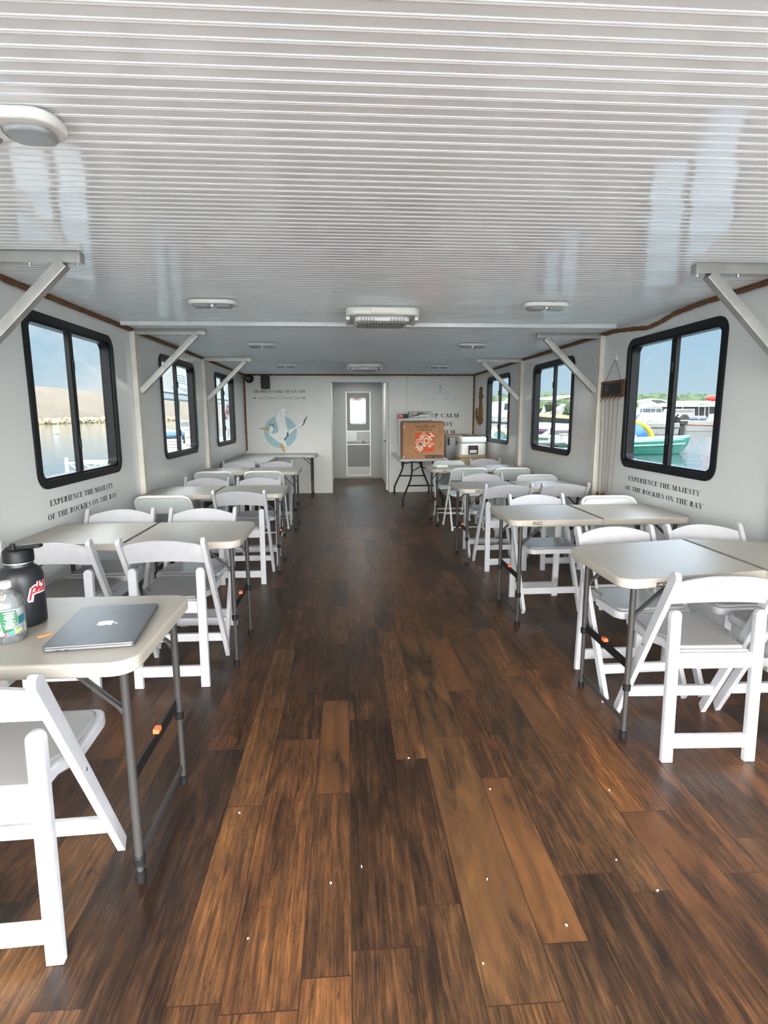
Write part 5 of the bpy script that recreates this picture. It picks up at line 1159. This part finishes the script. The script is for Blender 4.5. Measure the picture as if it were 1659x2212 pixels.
# ---- boats: local +x is the bow, z=0 the waterline
mats_ = {}
def paint(r, g, b, rough=0.3):
    k = (r, g, b)
    if k not in mats_: mats_[k] = mat(f'boat paint {r} {g} {b}', tuple(v * 0.45 for v in srgb(r, g, b)), rough)
    return mats_[k]
M_shield = glass_mat('boat windscreen', (0.30, 0.36, 0.38), 0.12)
def boat(label, x, y, rz, L, B, F, hull, deck, stripe=None, screen=None, canopy=None, motors=(), cover=None, house=None, name='motorboat'):
    t = thing(name, label, 'boat', (x, y, WZ), rz)
    st = [(-0.5, 0.92, 0.92), (-0.25, 1.0, 0.94), (0.05, 1.0, 0.98), (0.28, 0.84, 1.05), (0.42, 0.5, 1.12), (0.5, 0.04, 1.18)]
    bm = new(); R_ = []
    for f, b, h in st:
        xx = f * L; hb = b * B / 2; kx = xx - (0.10 * L if f > 0.45 else 0.03 * L if f > 0.3 else 0)
        R_.append([bm.verts.new(p_) for p_ in ((kx, 0, -0.25), (kx + .0, -hb * 0.72, 0.02), (xx - 0.02 * L * (f > .3), -hb * 0.93, F * 0.55), (xx, -hb, F * h), (xx, hb, F * h), (xx - 0.02 * L * (f > .3), hb * 0.93, F * 0.55), (kx, hb * 0.72, 0.02))])
    for a, b in zip(R_, R_[1:]):
        for i in range(7): bm.faces.new((a[i], b[i], b[(i + 1) % 7], a[(i + 1) % 7]))
    bm.faces.new(R_[0]); bm.faces.new(R_[-1][::-1])
    obj('hull', bm, paint(*hull), t, smooth=30, recalc=True)
    bm = new(); up = [(f * L * 0.985, b * B / 2 * 1.02, F * h) for f, b, h in st]
    a_ = [[bm.verts.new((xx, s * hb, z + dz)) for s in (-1, 1) for dz in (-0.10 * F, 0.07)] for xx, hb, z in up]
    for a, b in zip(a_, a_[1:]):
        bm.faces.new((a[1], b[1], b[3], a[3])); bm.faces.new((a[0], b[0], b[1], a[1])); bm.faces.new((a[2], a[3], b[3], b[2]))
    bm.faces.new((a_[0][0], a_[0][1], a_[0][3], a_[0][2]))
    obj('deck', bm, paint(*deck), t, smooth=30, recalc=True)
    if stripe:
        for s in (-1, 1):
            bm = new(); pts = [(f * L, s * b * B / 2 * 1.005, F * h * 0.66) for f, b, h in st[:-1]]
            tube(bm, pts, 0.06 * F, 6); obj('stripe', bm, paint(*stripe), t)
    if cover:
        bm = new(); q = [(f * L * 0.96, b * B / 2 * 0.98, F * h + 0.04) for f, b, h in st]
        a_ = [[bm.verts.new(p_) for p_ in ((xx, -hb, z), (xx, -hb * 0.5, z + 0.28 * (1 - abs(xx / L))), (xx, 0, z + 0.50 * (1 - abs(xx / L))), (xx, hb * 0.5, z + 0.28 * (1 - abs(xx / L))), (xx, hb, z))] for xx, hb, z in q]
        for a, b in zip(a_, a_[1:]):
            for i in range(4): bm.faces.new((a[i], b[i], b[i + 1], a[i + 1]))
        bm.faces.new(a_[0]); obj('cover', bm, paint(*cover), t, smooth=60, recalc=True)
    if house:
        x0, x1, hh, col = house
        bm = new(); prism(bm, [(x0 * L, F), (x1 * L, F), (x1 * L - 0.35 * hh, F + hh), (x0 * L + 0.1 * hh, F + hh)], -B * 0.36, B * 0.36, plane_M((0, 0, 0), (1, 0, 0), (0, 0, 1)), 0.05); obj('cabin', bm, paint(*col), t)
        bm = new(); prism(bm, [(x0 * L + .25, F + hh * 0.45), (x1 * L - 0.30 * hh, F + hh * 0.45), (x1 * L - 0.38 * hh, F + hh * 0.88), (x0 * L + .3, F + hh * 0.88)], -B * 0.365, B * 0.365, plane_M((0, 0, 0), (1, 0, 0), (0, 0, 1))); obj('cabin_window', bm, M_shield, t, smooth=0)
    if screen:
        xs, hs = screen
        bm = new(); o_ = [(xs * L, -B * 0.42), (xs * L + 0.7, -B * 0.2), (xs * L + 0.8, B * 0.2), (xs * L, B * 0.42)]
        lo = [bm.verts.new((a, b, F + 0.05)) for a, b in o_]; hi = [bm.verts.new((a - 0.45, b * 0.9, F + hs)) for a, b in o_]
        for i in range(3): bm.faces.new((lo[i], lo[i + 1], hi[i + 1], hi[i]))
        obj('windscreen', bm, M_shield, t, smooth=0)
        bm = new(); tube(bm, [(a - 0.45, b * 0.9, F + hs) for a, b in o_], 0.03, 6); obj('screen_frame', bm, paint(225, 228, 228), t)
    if canopy:
        x0, x1, z, col = canopy; n_ = 8; bm = new(); g = []
        for k in range(n_ + 1):
            f = -1 + 2 * k / n_; xx = (x0 + x1) / 2 * L + f * (x1 - x0) / 2 * L; zz = z - 0.35 * abs(f) ** 2.5
            g.append([bm.verts.new((xx, s * B * 0.45, zz + dz - 0.06 * (s != 0))) for s in (-1, 0, 1) for dz in (0.0, 0.09)])
        for a, b in zip(g, g[1:]):
            for i in (0, 2):
                bm.faces.new((a[i], b[i], b[i + 2], a[i + 2])); bm.faces.new((a[i + 1], a[i + 3], b[i + 3], b[i + 1]))
            bm.faces.new((a[0], a[1], b[1], b[0])); bm.faces.new((a[4], b[4], b[5], a[5]))
        obj('canopy', bm, paint(*col, 0.7), t, smooth=50, recalc=True)
        for s in (-1, 1):
            for xx in (x0, x1):
                bm = new(); tube(bm, [(xx * L * 0.9, s * B * 0.44, F), (xx * L, s * B * 0.44, z - 0.35)], 0.035, 6); obj('canopy_post', bm, M_silver, t)
    for my, mc, k in motors:
        bm = new(); prism(bm, [(-.55 * k, .55 * k), (-.1 * k, .45 * k), (.12 * k, .7 * k), (.12 * k, 1.15 * k), (-.1 * k, 1.42 * k), (-.5 * k, 1.38 * k), (-.68 * k, 1.1 * k)], -.27 * k, .27 * k, Matrix.Translation((-L / 2 - .25, my, F * 0.25)) @ plane_M((0, 0, 0), (1, 0, 0), (0, 0, 1)), 0.09 * k, 3)
        mo = obj('outboard_motor', bm, paint(*mc), t)
        bm = new(); prism(bm, [(-.4 * k, -.5 * k), (-.1 * k, -.5 * k), (-.02 * k, .6 * k), (-.46 * k, .6 * k)], -.12 * k, .12 * k, Matrix.Translation((-L / 2 - .25, my, F * 0.25)) @ plane_M((0, 0, 0), (1, 0, 0), (0, 0, 1)), 0.04); obj('motor_leg', bm, paint(*mc), mo)
        bm = new(); bx(bm, -L / 2 - .80 * k, -L / 2 - .2, my - .28 * k, my + .28 * k, F * .25 + .86 * k, F * .25 + .93 * k); obj('motor_stripe', bm, M_silver, mo)
    return t
WHT, OFF = (206, 208, 208), (188, 190, 187)
boat('teal speedboat with pale aqua deck, closest beyond the nearest right window', 14.30, 29.0, -0.04, 7.2, 2.3, 0.74, (62, 158, 140), (168, 232, 218), stripe=(150, 222, 208), screen=(0.0, 0.5))
t = thing('inflatable_tube', 'yellow and blue inflatable tube standing behind the teal speedboat', 'inflatable', (15.75, 30.75, 0.10))
bm = new(); tube(bm, [(1.15 * math.cos(a), 0.1 * math.sin(a), 0.95 * math.sin(a)) for a in [2 * PI * k / 36 for k in range(36)]], 0.13, 10, closed=True); obj('outer_ring', bm, paint(250, 222, 20), t, smooth=60)
bm = new(); lathe(bm, [(0, -0.10), (0.85, -0.06), (0.9, 0), (0.85, 0.06), (0, 0.10)], (0, 0, 0), 32, Matrix.Rotation(PI / 2, 3, 'X')); obj('centre', bm, paint(40, 120, 190), t, smooth=60)
boat('white fishing boat with twin black outboards beyond the nearest right window', 30.2, 58.0, PI - 0.05, 7.6, 2.6, 1.20, WHT, OFF, stripe=(120, 128, 132), screen=(-0.05, 0.9), canopy=(-0.32, 0.02, 3.55, (240, 238, 228)), motors=((-0.5, (22, 26, 30), 1.25), (0.55, (22, 26, 30), 1.25)))
boat('white cabin cruiser farther back, left in the nearest right window', 50.0, 94.0, PI + 0.2, 10.5, 3.2, 1.7, WHT, WHT, stripe=(60, 66, 70), house=(-0.25, 0.22, 1.5, (236, 238, 236)), canopy=(-0.4, 0.0, 4.4, WHT))
boat('white runabout with grey stripe between the fishing boat and the cruiser', 41.0, 78.0, PI + 0.1, 8.0, 2.6, 1.15, WHT, OFF, stripe=(70, 74, 78), screen=(0.0, 0.8))
boat('white boat under a cream bimini, right edge of the nearest right window', 44.6, 67.5, PI - 0.1, 8.5, 2.7, 1.15, WHT, OFF, stripe=(200, 120, 90), screen=(0.0, 0.9), canopy=(-0.30, 0.15, 3.55, (248, 240, 215)), motors=((0.0, (205, 208, 210), 1.1),))
t = thing('canvas_bundle', 'bright red canvas bundle on top of the cream bimini', 'canvas', (44.9, 67.5, 3.17))
bm = new(); lathe(bm, [(0, -1.5), (0.26, -1.3), (0.36, -0.5), (0.34, 0.6), (0.22, 1.35), (0, 1.5)], (0, 0, 0.22), 14, Matrix.Rotation(PI / 2, 3, 'Y')); obj('bundle', bm, paint(220, 50, 50), t, smooth=60)
boat('white cruiser at the back of the marina, right of the window mullion', 66.0, 112.0, PI, 11, 3.4, 1.8, WHT, WHT, house=(-0.3, 0.2, 1.3, OFF), stripe=(60, 90, 150))
boat('blue-covered boat behind the fishing boat', 36.6, 66.0, PI, 6.0, 2.3, 1.25, WHT, OFF, cover=(50, 92, 170))
boat('small white boat at far left of the marina', 53.0, 112.0, 2.9, 8.5, 2.8, 1.3, OFF, WHT, screen=(0, 1.0), canopy=(-0.3, 0.1, 3.6, WHT))
# long roofed slip
t = thing('boat_shed', 'long low white-roofed boat shed across the marina', 'shed', (92, 146, WZ))
bm = new(); bx(bm, -14, 14, -4, 4, 3.9, 5.4, 0.1); obj('roof', bm, paint(226, 230, 232), t)
bm = new(); bx(bm, -13, 13, 2.5, 3, 0.0, 3.9); obj('back_wall', bm, paint(84, 92, 98), t)
for k in range(5):
    bm = new(); tube(bm, [(-12 + k * 6, -3, 0), (-12 + k * 6, -3, 3.9)], 0.12, 6); obj('post', bm, M_silver, t)
# beyond the second right window
boat('big dark-hulled cruiser with orange-white deck and arched canopy, second right window', 17.2, 45.5, PI + 0.35, 9.0, 3.0, 1.95, (38, 42, 44), (240, 208, 160), stripe=(60, 110, 90), canopy=(-0.34, 0.22, 3.45, (245, 244, 236)), screen=(0.1, 0.9))
boat('boat under a purple and blue cover, second right window', 13.3, 37.0, PI + 0.2, 5.5, 2.2, 1.05, (90, 60, 96), (110, 80, 120), cover=(74, 84, 168))
boat('white and green runabout in front of the purple covered boat', 11.7, 31.5, PI + 0.2, 4.6, 2.0, 0.85, (106, 140, 118), (214, 238, 228), screen=(0.0, 0.35))
t = thing('floating_dock', 'dark grey floating dock below the second right window', 'dock', (9.3, 26.2, WZ))
bm = new(); bx(bm, -2.4, 2.6, -1.1, 1.1, -0.1, 0.66, 0.1); obj('dock_body', bm, paint(66, 72, 72, 0.7), t)
bm = new(); bx(bm, -2.4, 2.6, -1.2, 1.2, 0.66, 0.80, 0.03); obj('dock_top', bm, paint(84, 86, 86, 0.7), t)
t = thing('dock_box', 'white box on the grey floating dock', 'box', (10.1, 25.7, WZ + 0.80))
bm = new(); bx(bm, -0.3, 0.3, -0.25, 0.25, 0, 0.30, 0.03); obj('bin', bm, paint(*WHT), t)
bm = new(); bx(bm, -0.32, 0.32, -0.27, 0.27, 0.30, 0.37, 0.02); obj('lid', bm, paint(*OFF), t)
boat('small turquoise watercraft lowest in the second right window', 9.1, 22.6, 0.25, 3.0, 1.2, 0.62, (110, 215, 200), (150, 240, 225), screen=(-0.05, 0.3), name='watercraft')
# beyond the third right window
boat('stacked white cruiser filling the third right window', 17.4, 62.0, PI + 0.5, 9.5, 3.2, 1.9, WHT, WHT, stripe=(90, 96, 100), house=(-0.3, 0.2, 1.5, WHT))
boat('white fishing boat behind the lamp post, third right window', 21.5, 80.0, PI + 0.3, 9.5, 3.0, 1.6, WHT, OFF, canopy=(-0.3, 0.1, 3.9, (240, 226, 190)))
boat('aqua runabout in the third right window', 10.9, 38.5, PI + 0.3, 4.5, 1.9, 1.0, (130, 200, 205), (190, 232, 232), screen=(0.0, 0.3))
t = thing('inflatable_ring', 'cream inflatable ring low in the third right window', 'inflatable', (8.15, 30.0, 0.35))
bm = new(); tube(bm, [(0.52 * math.cos(a), 0.3 * math.sin(a), 0.36 * math.sin(a)) for a in [2 * PI * k / 32 for k in range(32)]], 0.16, 10, closed=True); obj('ring', bm, paint(246, 236, 205), t, smooth=60)
bm = new(); bx(bm, -1.6, 1.6, -0.9, 0.9, -0.95, -0.42, 0.05); obj('raft', bm, paint(96, 100, 104, 0.7), t)
t = thing('lamp_post', 'dock lamp with white globe in the third right window', 'lamp post', (19.8, 70.0, WZ))
bm = new(); tube(bm, [(0, 0, 0), (0, 0, 3.5)], 0.05, 8); obj('pole', bm, paint(200, 205, 205), t)
bm = new(); lathe(bm, [(0, -0.28), (0.2, -0.2), (0.28, 0), (0.2, 0.2), (0, 0.28)], (0, 0, 3.75), 16); obj('globe', bm, paint(248, 248, 244), t, smooth=80)

# ---- left side
for i, (x, y, w_) in enumerate(((-33.8, 69.5, 0.34), (-35.6, 66.8, 0.34))):
    g_ = thing('mooring_buoy', ['white mooring buoy beside the left window mullion', 'white mooring buoy nearer the left edge of the window'][i], 'buoy', (x, y, WZ), 0, 'mooring buoys on the lake')
    bm = new(); lathe(bm, [(0, -0.2), (w_ * .7, -0.1), (w_, 0.05), (w_ * .8, 0.25), (w_ * .3, 0.36), (0, 0.38)], seg=16); obj('float', bm, paint(*WHT), g_, smooth=80)
    bm = new(); tube(bm, [(0, 0, 0.36), (0, 0, 0.55)], 0.05, 6); obj('eye', bm, M_silver, g_)
M_dock = paint(226, 226, 218, 0.7)
t = thing('gangway', 'white truss gangway at the bottom of the nearest left window', 'gangway', (-7.4, 20.6, 0))
for z_ in (-0.10, -0.46):
    for dy in (-0.45, 0.45):
        bm = new(); bx(bm, -2.1, 2.4, dy - 0.03, dy + 0.03, z_ - 0.035, z_ + 0.035, 0.01); obj('chord', bm, paint(240, 240, 236), t)
for k in range(9):
    x0 = -2.1 + k * 0.5
    for dy in (-0.45, 0.45):
        bm = new(); bar(bm, (x0, dy, -0.46 if k % 2 else -0.10), (x0 + 0.5, dy, -0.10 if k % 2 else -0.46), 0.04, 0.04, (0, 1, 0), 0.005); obj('diagonal', bm, paint(240, 240, 236), t)
bm = new(); bx(bm, -2.1, 2.4, -0.42, 0.42, -0.50, -0.45); obj('walkway', bm, M_dock, t, smooth=0)
bm = new(); bx(bm, -2.2, -2.1, -0.5, -0.4, -0.62, 0.08, 0.02); obj('end_post', bm, paint(240, 240, 236), t)
bm = new(); bx(bm, 1.0, 1.4, -0.5, -0.1, -0.08, 0.22, 0.05); obj('cleat_box', bm, paint(236, 236, 232), t)
# dock and elevated deck with chain-link rail
t = thing('marina_deck', 'raised marina deck with chain-link railing beyond the left windows', 'deck', (-7.0, 22.0, 0))
bm = new(); bx(bm, -0.9, 0.0, 0.0, 22.0, 2.16, 2.40, 0.02); obj('deck_slab', bm, paint(190, 200, 200, 0.6), t)
bm = new(); bx(bm, -0.03, 0.06, 0.0, 22.0, 2.40, 2.50, 0.01); obj('kick_rail', bm, paint(228, 232, 232), t)
bm = new(); tube(bm, [(0, 0, 4.2), (0, 22, 4.2)], 0.035, 8); obj('top_rail', bm, M_silver, t)
for k in range(8):
    bm = new(); tube(bm, [(0, 0.2 + k * 3.0, 2.4), (0, 0.2 + k * 3.0, 4.2)], 0.035, 8); obj('rail_post', bm, M_silver, t)
bm = new(); d_ = 0.20
def wire(a, b):
    a, b = Vector(a), Vector(b); w_ = 0.009; s_ = Vector((0, 0, 1)).cross(Vector((1, 0, 0)))
    bar(bm, a, b, w_, w_, (1, 0, 0), 0)
k = -9
while k * d_ < 22:
    for s_ in (1, -1):
        y0, y1 = (k * d_, k * d_ + 1.7) if s_ > 0 else (k * d_ + 1.7, k * d_)
        za, zb2 = 2.5, 4.2
        A_, B_ = Vector((0, y0, za)), Vector((0, y1, zb2))
        if min(y0, y1) < 0 or max(y0, y1) > 22: continue
        if min(y0, y1) < 19: wire(A_, B_)
    k += 1
obj('chain_link', bm, paint(214, 222, 224, 0.5), t, smooth=0)
for k in range(4):
    for xx in (-0.15, -0.75):
        bm = new(); bx(bm, xx - 0.09, xx + 0.09, 5.2 + k * 5.2, 5.38 + k * 5.2, -0.18, 2.16, 0.01); obj('support_post', bm, paint(240, 242, 240), t)
t = thing('deck_sign', 'large white sign fixed to the chain-link railing', 'sign', (-6.93, 25.35, 3.2))
bm = new(); bx(bm, 0, 0.03, -1.45, 1.75, -0.55, 0.9, 0.005); obj('sign_board', bm, paint(240, 240, 236), t)
bm = new()
for k in range(4): bx(bm, 0.0305, 0.033, -1.1, 0.5 - 0.1 * (k % 2), -0.38 + k * 0.1, -0.34 + k * 0.1)
obj('sign_rules', bm, paint(150, 156, 160), t, smooth=0)
bm = new(); fan(bm, [(0.15, 0.42), (0.45, 0.30), (0.32, 0.52), (0.25, 0.60)], 0.031, plane_M((0, 0, 0), (0, 1, 0), (0, 0, 1))); obj('sign_mark', bm, paint(232, 170, 70), t, smooth=0)
t = thing('marina_dock', 'white floating dock under the raised marina deck', 'dock', (-8.3, 34.0, 0))
bm = new(); bx(bm, -1.6, 1.7, -8.0, 12.0, -0.30, -0.18, 0.01); obj('dock_planks', bm, M_dock, t)
bm = new(); bx(bm, -1.5, 1.6, -7.9, 11.9, -0.62, -0.30, 0.02); obj('dock_float', bm, paint(120, 126, 126), t)
rb = random.Random(8)
for i, (x, y, sx, sy, h, lab) in enumerate(((-8.6, 29.0, 0.9, 0.7, 0.42, 'low cream dock box at the bottom of the second left window'), (-7.35, 27.6, 0.35, 0.5, 1.0, 'tall white dock box beside the low cream one'), (-7.45, 29.6, 0.4, 0.5, 1.35, 'tallest white dock box behind the others'))):
    t = thing('dock_box', lab, 'box', (x, y, -0.18), 0)
    bm = new(); bx(bm, -sx / 2, sx / 2, -sy / 2, sy / 2, 0, h, 0.02); obj('bin', bm, paint(240, 238, 226), t)
    bm = new(); bx(bm, -sx / 2 - 0.02, sx / 2 + 0.02, -sy / 2 - 0.02, sy / 2 + 0.02, h, h + 0.06, 0.015); obj('lid', bm, paint(*WHT), t)
    for k in range(2):
        bm = new(); bx(bm, -sx / 2 + 0.03, sx / 2 - 0.03, -sy / 2 - 0.008, -sy / 2, h * (0.3 + 0.35 * k), h * (0.3 + 0.35 * k) + 0.03); obj('slot', bm, paint(120, 128, 132), t, smooth=0)
boat('little boat under a bright blue cover, second left window', -13.2, 41.5, 0.2, 4.6, 1.8, 0.62, (70, 90, 110), (90, 110, 130), cover=(40, 120, 196))
boat('small white boat with a red fender behind the cream dock box', -12.0, 36.5, 0.1, 3.4, 1.6, 0.5, (220, 224, 222), OFF, stripe=(200, 70, 60))
boat('white sailing dinghy at the edge of the second left window', -12.0, 45.0, 0.0, 4.2, 1.7, 0.9, WHT, OFF, house=(-0.2, 0.15, 0.8, WHT))
t = thing('dock_post', 'slender white post standing on the dock, second left window', 'post', (-7.72, 27.2, -0.18))
bm = new(); tube(bm, [(0, 0, 0), (0, 0, 2.2)], 0.06, 10); obj('pole', bm, paint(242, 242, 240), t)
bm = new(); lathe(bm, [(0.06, 2.2), (0.075, 2.2), (0.075, 2.26), (0, 2.3)], seg=12); obj('cap', bm, paint(242, 242, 240), t)
t = thing('notice_panel', 'white panel carrying a life ring under the marina deck', 'panel', (-7.0, 35.0, 0))
bm = new(); bx(bm, 0.06, 0.10, -2.6, 3.6, 0.75, 2.12, 0.01); obj('panel_board', bm, paint(232, 232, 228), t)
bm = new(); bx(bm, 0.06, 0.12, -2.6, 3.6, 0.18, 0.24); bmesh.ops.translate(bm, verts=list(bm.verts), vec=(0, 0, 0)); obj('rail', bm, paint(236, 236, 232), t)
for y_ in (-2.4, 3.4):
    bm = new(); bx(bm, 0.02, 0.08, y_ - 0.04, y_ + 0.04, -0.18, 2.12); obj('panel_post', bm, paint(236, 236, 232), t)
t = thing('life_ring', 'pale life ring with reddish rim on the white panel', 'life ring', (-6.86, 34.0, 1.72))
bm = new(); tube(bm, [(0, 0.62 * math.cos(a), 0.40 * math.sin(a)) for a in [2 * PI * k / 36 for k in range(36)]], 0.035, 8, closed=True); obj('ring', bm, paint(205, 150, 140), t, smooth=60)
for a in (0.5, 2.1, 3.7, 5.2):
    bm = new(); tube(bm, [(0.0, 0.15 * math.cos(a), 0.1 * math.sin(a)), (0.0, 0.60 * math.cos(a), 0.39 * math.sin(a))], 0.016, 6); obj('spoke', bm, paint(190, 120, 110), t)
bm = new(); lathe(bm, [(0, 0), (0.16, 0.0), (0.14, 0.05), (0, 0.06)], (0, 0, 0), 16, Matrix.Rotation(PI / 2, 3, 'Y')); obj('hub', bm, paint(90, 98, 104), t)
# beyond the passage door
bm = new(); bx(bm, -0.75, -0.69, 13.61, 15.3, -0.1, 2.4); struct('wall_wheelhouse_left', bm, M_back, smooth=0)
bm = new(); bx(bm, 1.25, 1.31, 13.61, 15.3, -0.1, 2.4); struct('wall_wheelhouse_right', bm, M_back, smooth=0)
bm = new(); bx(bm, -0.75, DX0 - 0.03, 13.60, 13.66, -0.1, 2.4); bx(bm, DX1 + 0.03, 1.31, 13.60, 13.66, -0.1, 2.4); struct('wall_wheelhouse_back', bm, M_back, smooth=0)
bm = new(); bx(bm, -0.75, 1.31, 13.61, 15.3, 2.33, 2.4); struct('ceiling_wheelhouse', bm, M_back, smooth=0)
bm = new(); bx(bm, -0.69, 1.25, 15.2, 15.3, -0.1, 1.20); bx(bm, -0.69, 1.25, 15.2, 15.3, 2.02, 2.33); bx(bm, -0.69, -0.25, 15.2, 15.3, 1.2, 2.02); bx(bm, 0.85, 1.25, 15.2, 15.3, 1.2, 2.02); o = struct('wall_wheelhouse_front', bm, M_back, smooth=0)
bm = new(); bx(bm, -0.25, 0.85, 15.24, 15.25, 1.2, 2.02); obj('window_glass', bm, M_glass, o, smooth=0)
bm = new(); bx(bm, -0.75, 1.31, 14.5, 15.3, -0.1, -0.002); struct('floor_wheelhouse', bm, M_floor, smooth=0)
t = thing('wheelhouse_desk', 'white desk behind the glass of the far grey door', 'desk', (0.286, 14.05, 0))
bm = new(); bx(bm, -0.5, 0.5, 0.0, 0.45, 0.0, 0.80, 0.01); obj('pedestal', bm, paint(150, 152, 150), t)
bm = new(); bx(bm, -0.5, 0.5, 0.40, 0.45, 0.80, 1.16, 0.005); obj('backboard', bm, paint(206, 208, 204), t)
t = thing('monitor', 'black monitor on the desk behind the far grey door', 'monitor', (0.435, 14.18, 0.80))
bm = new(); bx(bm, -0.17, 0.14, -0.01, 0.03, 0.06, 0.33, 0.006); obj('screen', bm, M_dark, t)
bm = new(); bx(bm, -0.05, 0.02, 0.0, 0.03, 0.0, 0.08); obj('stand', bm, M_dark, t)
t = thing('kiosk', 'white kiosk with a red and green poster seen through the door window', 'kiosk', (0.42, 21.0, WZ))
bm = new(); bx(bm, -0.42, 0.32, 0, 0.5, 0.0, 2.72, 0.02); obj('kiosk_body', bm, paint(170, 172, 170), t)
bm = new(); bx(bm, -0.30, 0.06, -0.012, 0.0, 1.96, 2.44); po = obj('poster', bm, paint(58, 70, 50), t, smooth=0)
bm = new(); bx(bm, -0.28, 0.04, -0.018, -0.012, 2.30, 2.42); obj('poster_heading', bm, paint(150, 36, 30), po, smooth=0)
bm = new(); bx(bm, -0.28, 0.04, -0.016, -0.012, 1.98, 2.06); obj('poster_foot', bm, paint(150, 132, 60), po, smooth=0)
bm = new(); bx(bm, -0.36, 0.28, -0.012, 0.0, 1.72, 1.84); obj('lower_band', bm, paint(120, 126, 122), t, smooth=0)
bm = new(); bx(bm, -0.14, 0.12, -0.03, 0.0, 2.50, 2.66); obj('brown_hatch', bm, paint(120, 84, 70), t, smooth=0)
t = thing('awning', 'green and aqua awning beside the kiosk, seen through the door window', 'awning', (0.78, 22.0, WZ))
bm = new(); bx(bm, -0.1, 0.9, 0, 0.2, 0.0, 2.6, 0.02); obj('aqua_panel', bm, paint(120, 160, 160), t)
bm = new(); lathe(bm, [(0, 0), (0.26, 0.0), (0.26, 0.05), (0, 0.06)], (-0.13, -0.3, 1.92), 20, Matrix.Rotation(PI / 2, 3, 'X')); obj('green_disc', bm, paint(40, 120, 70), t)
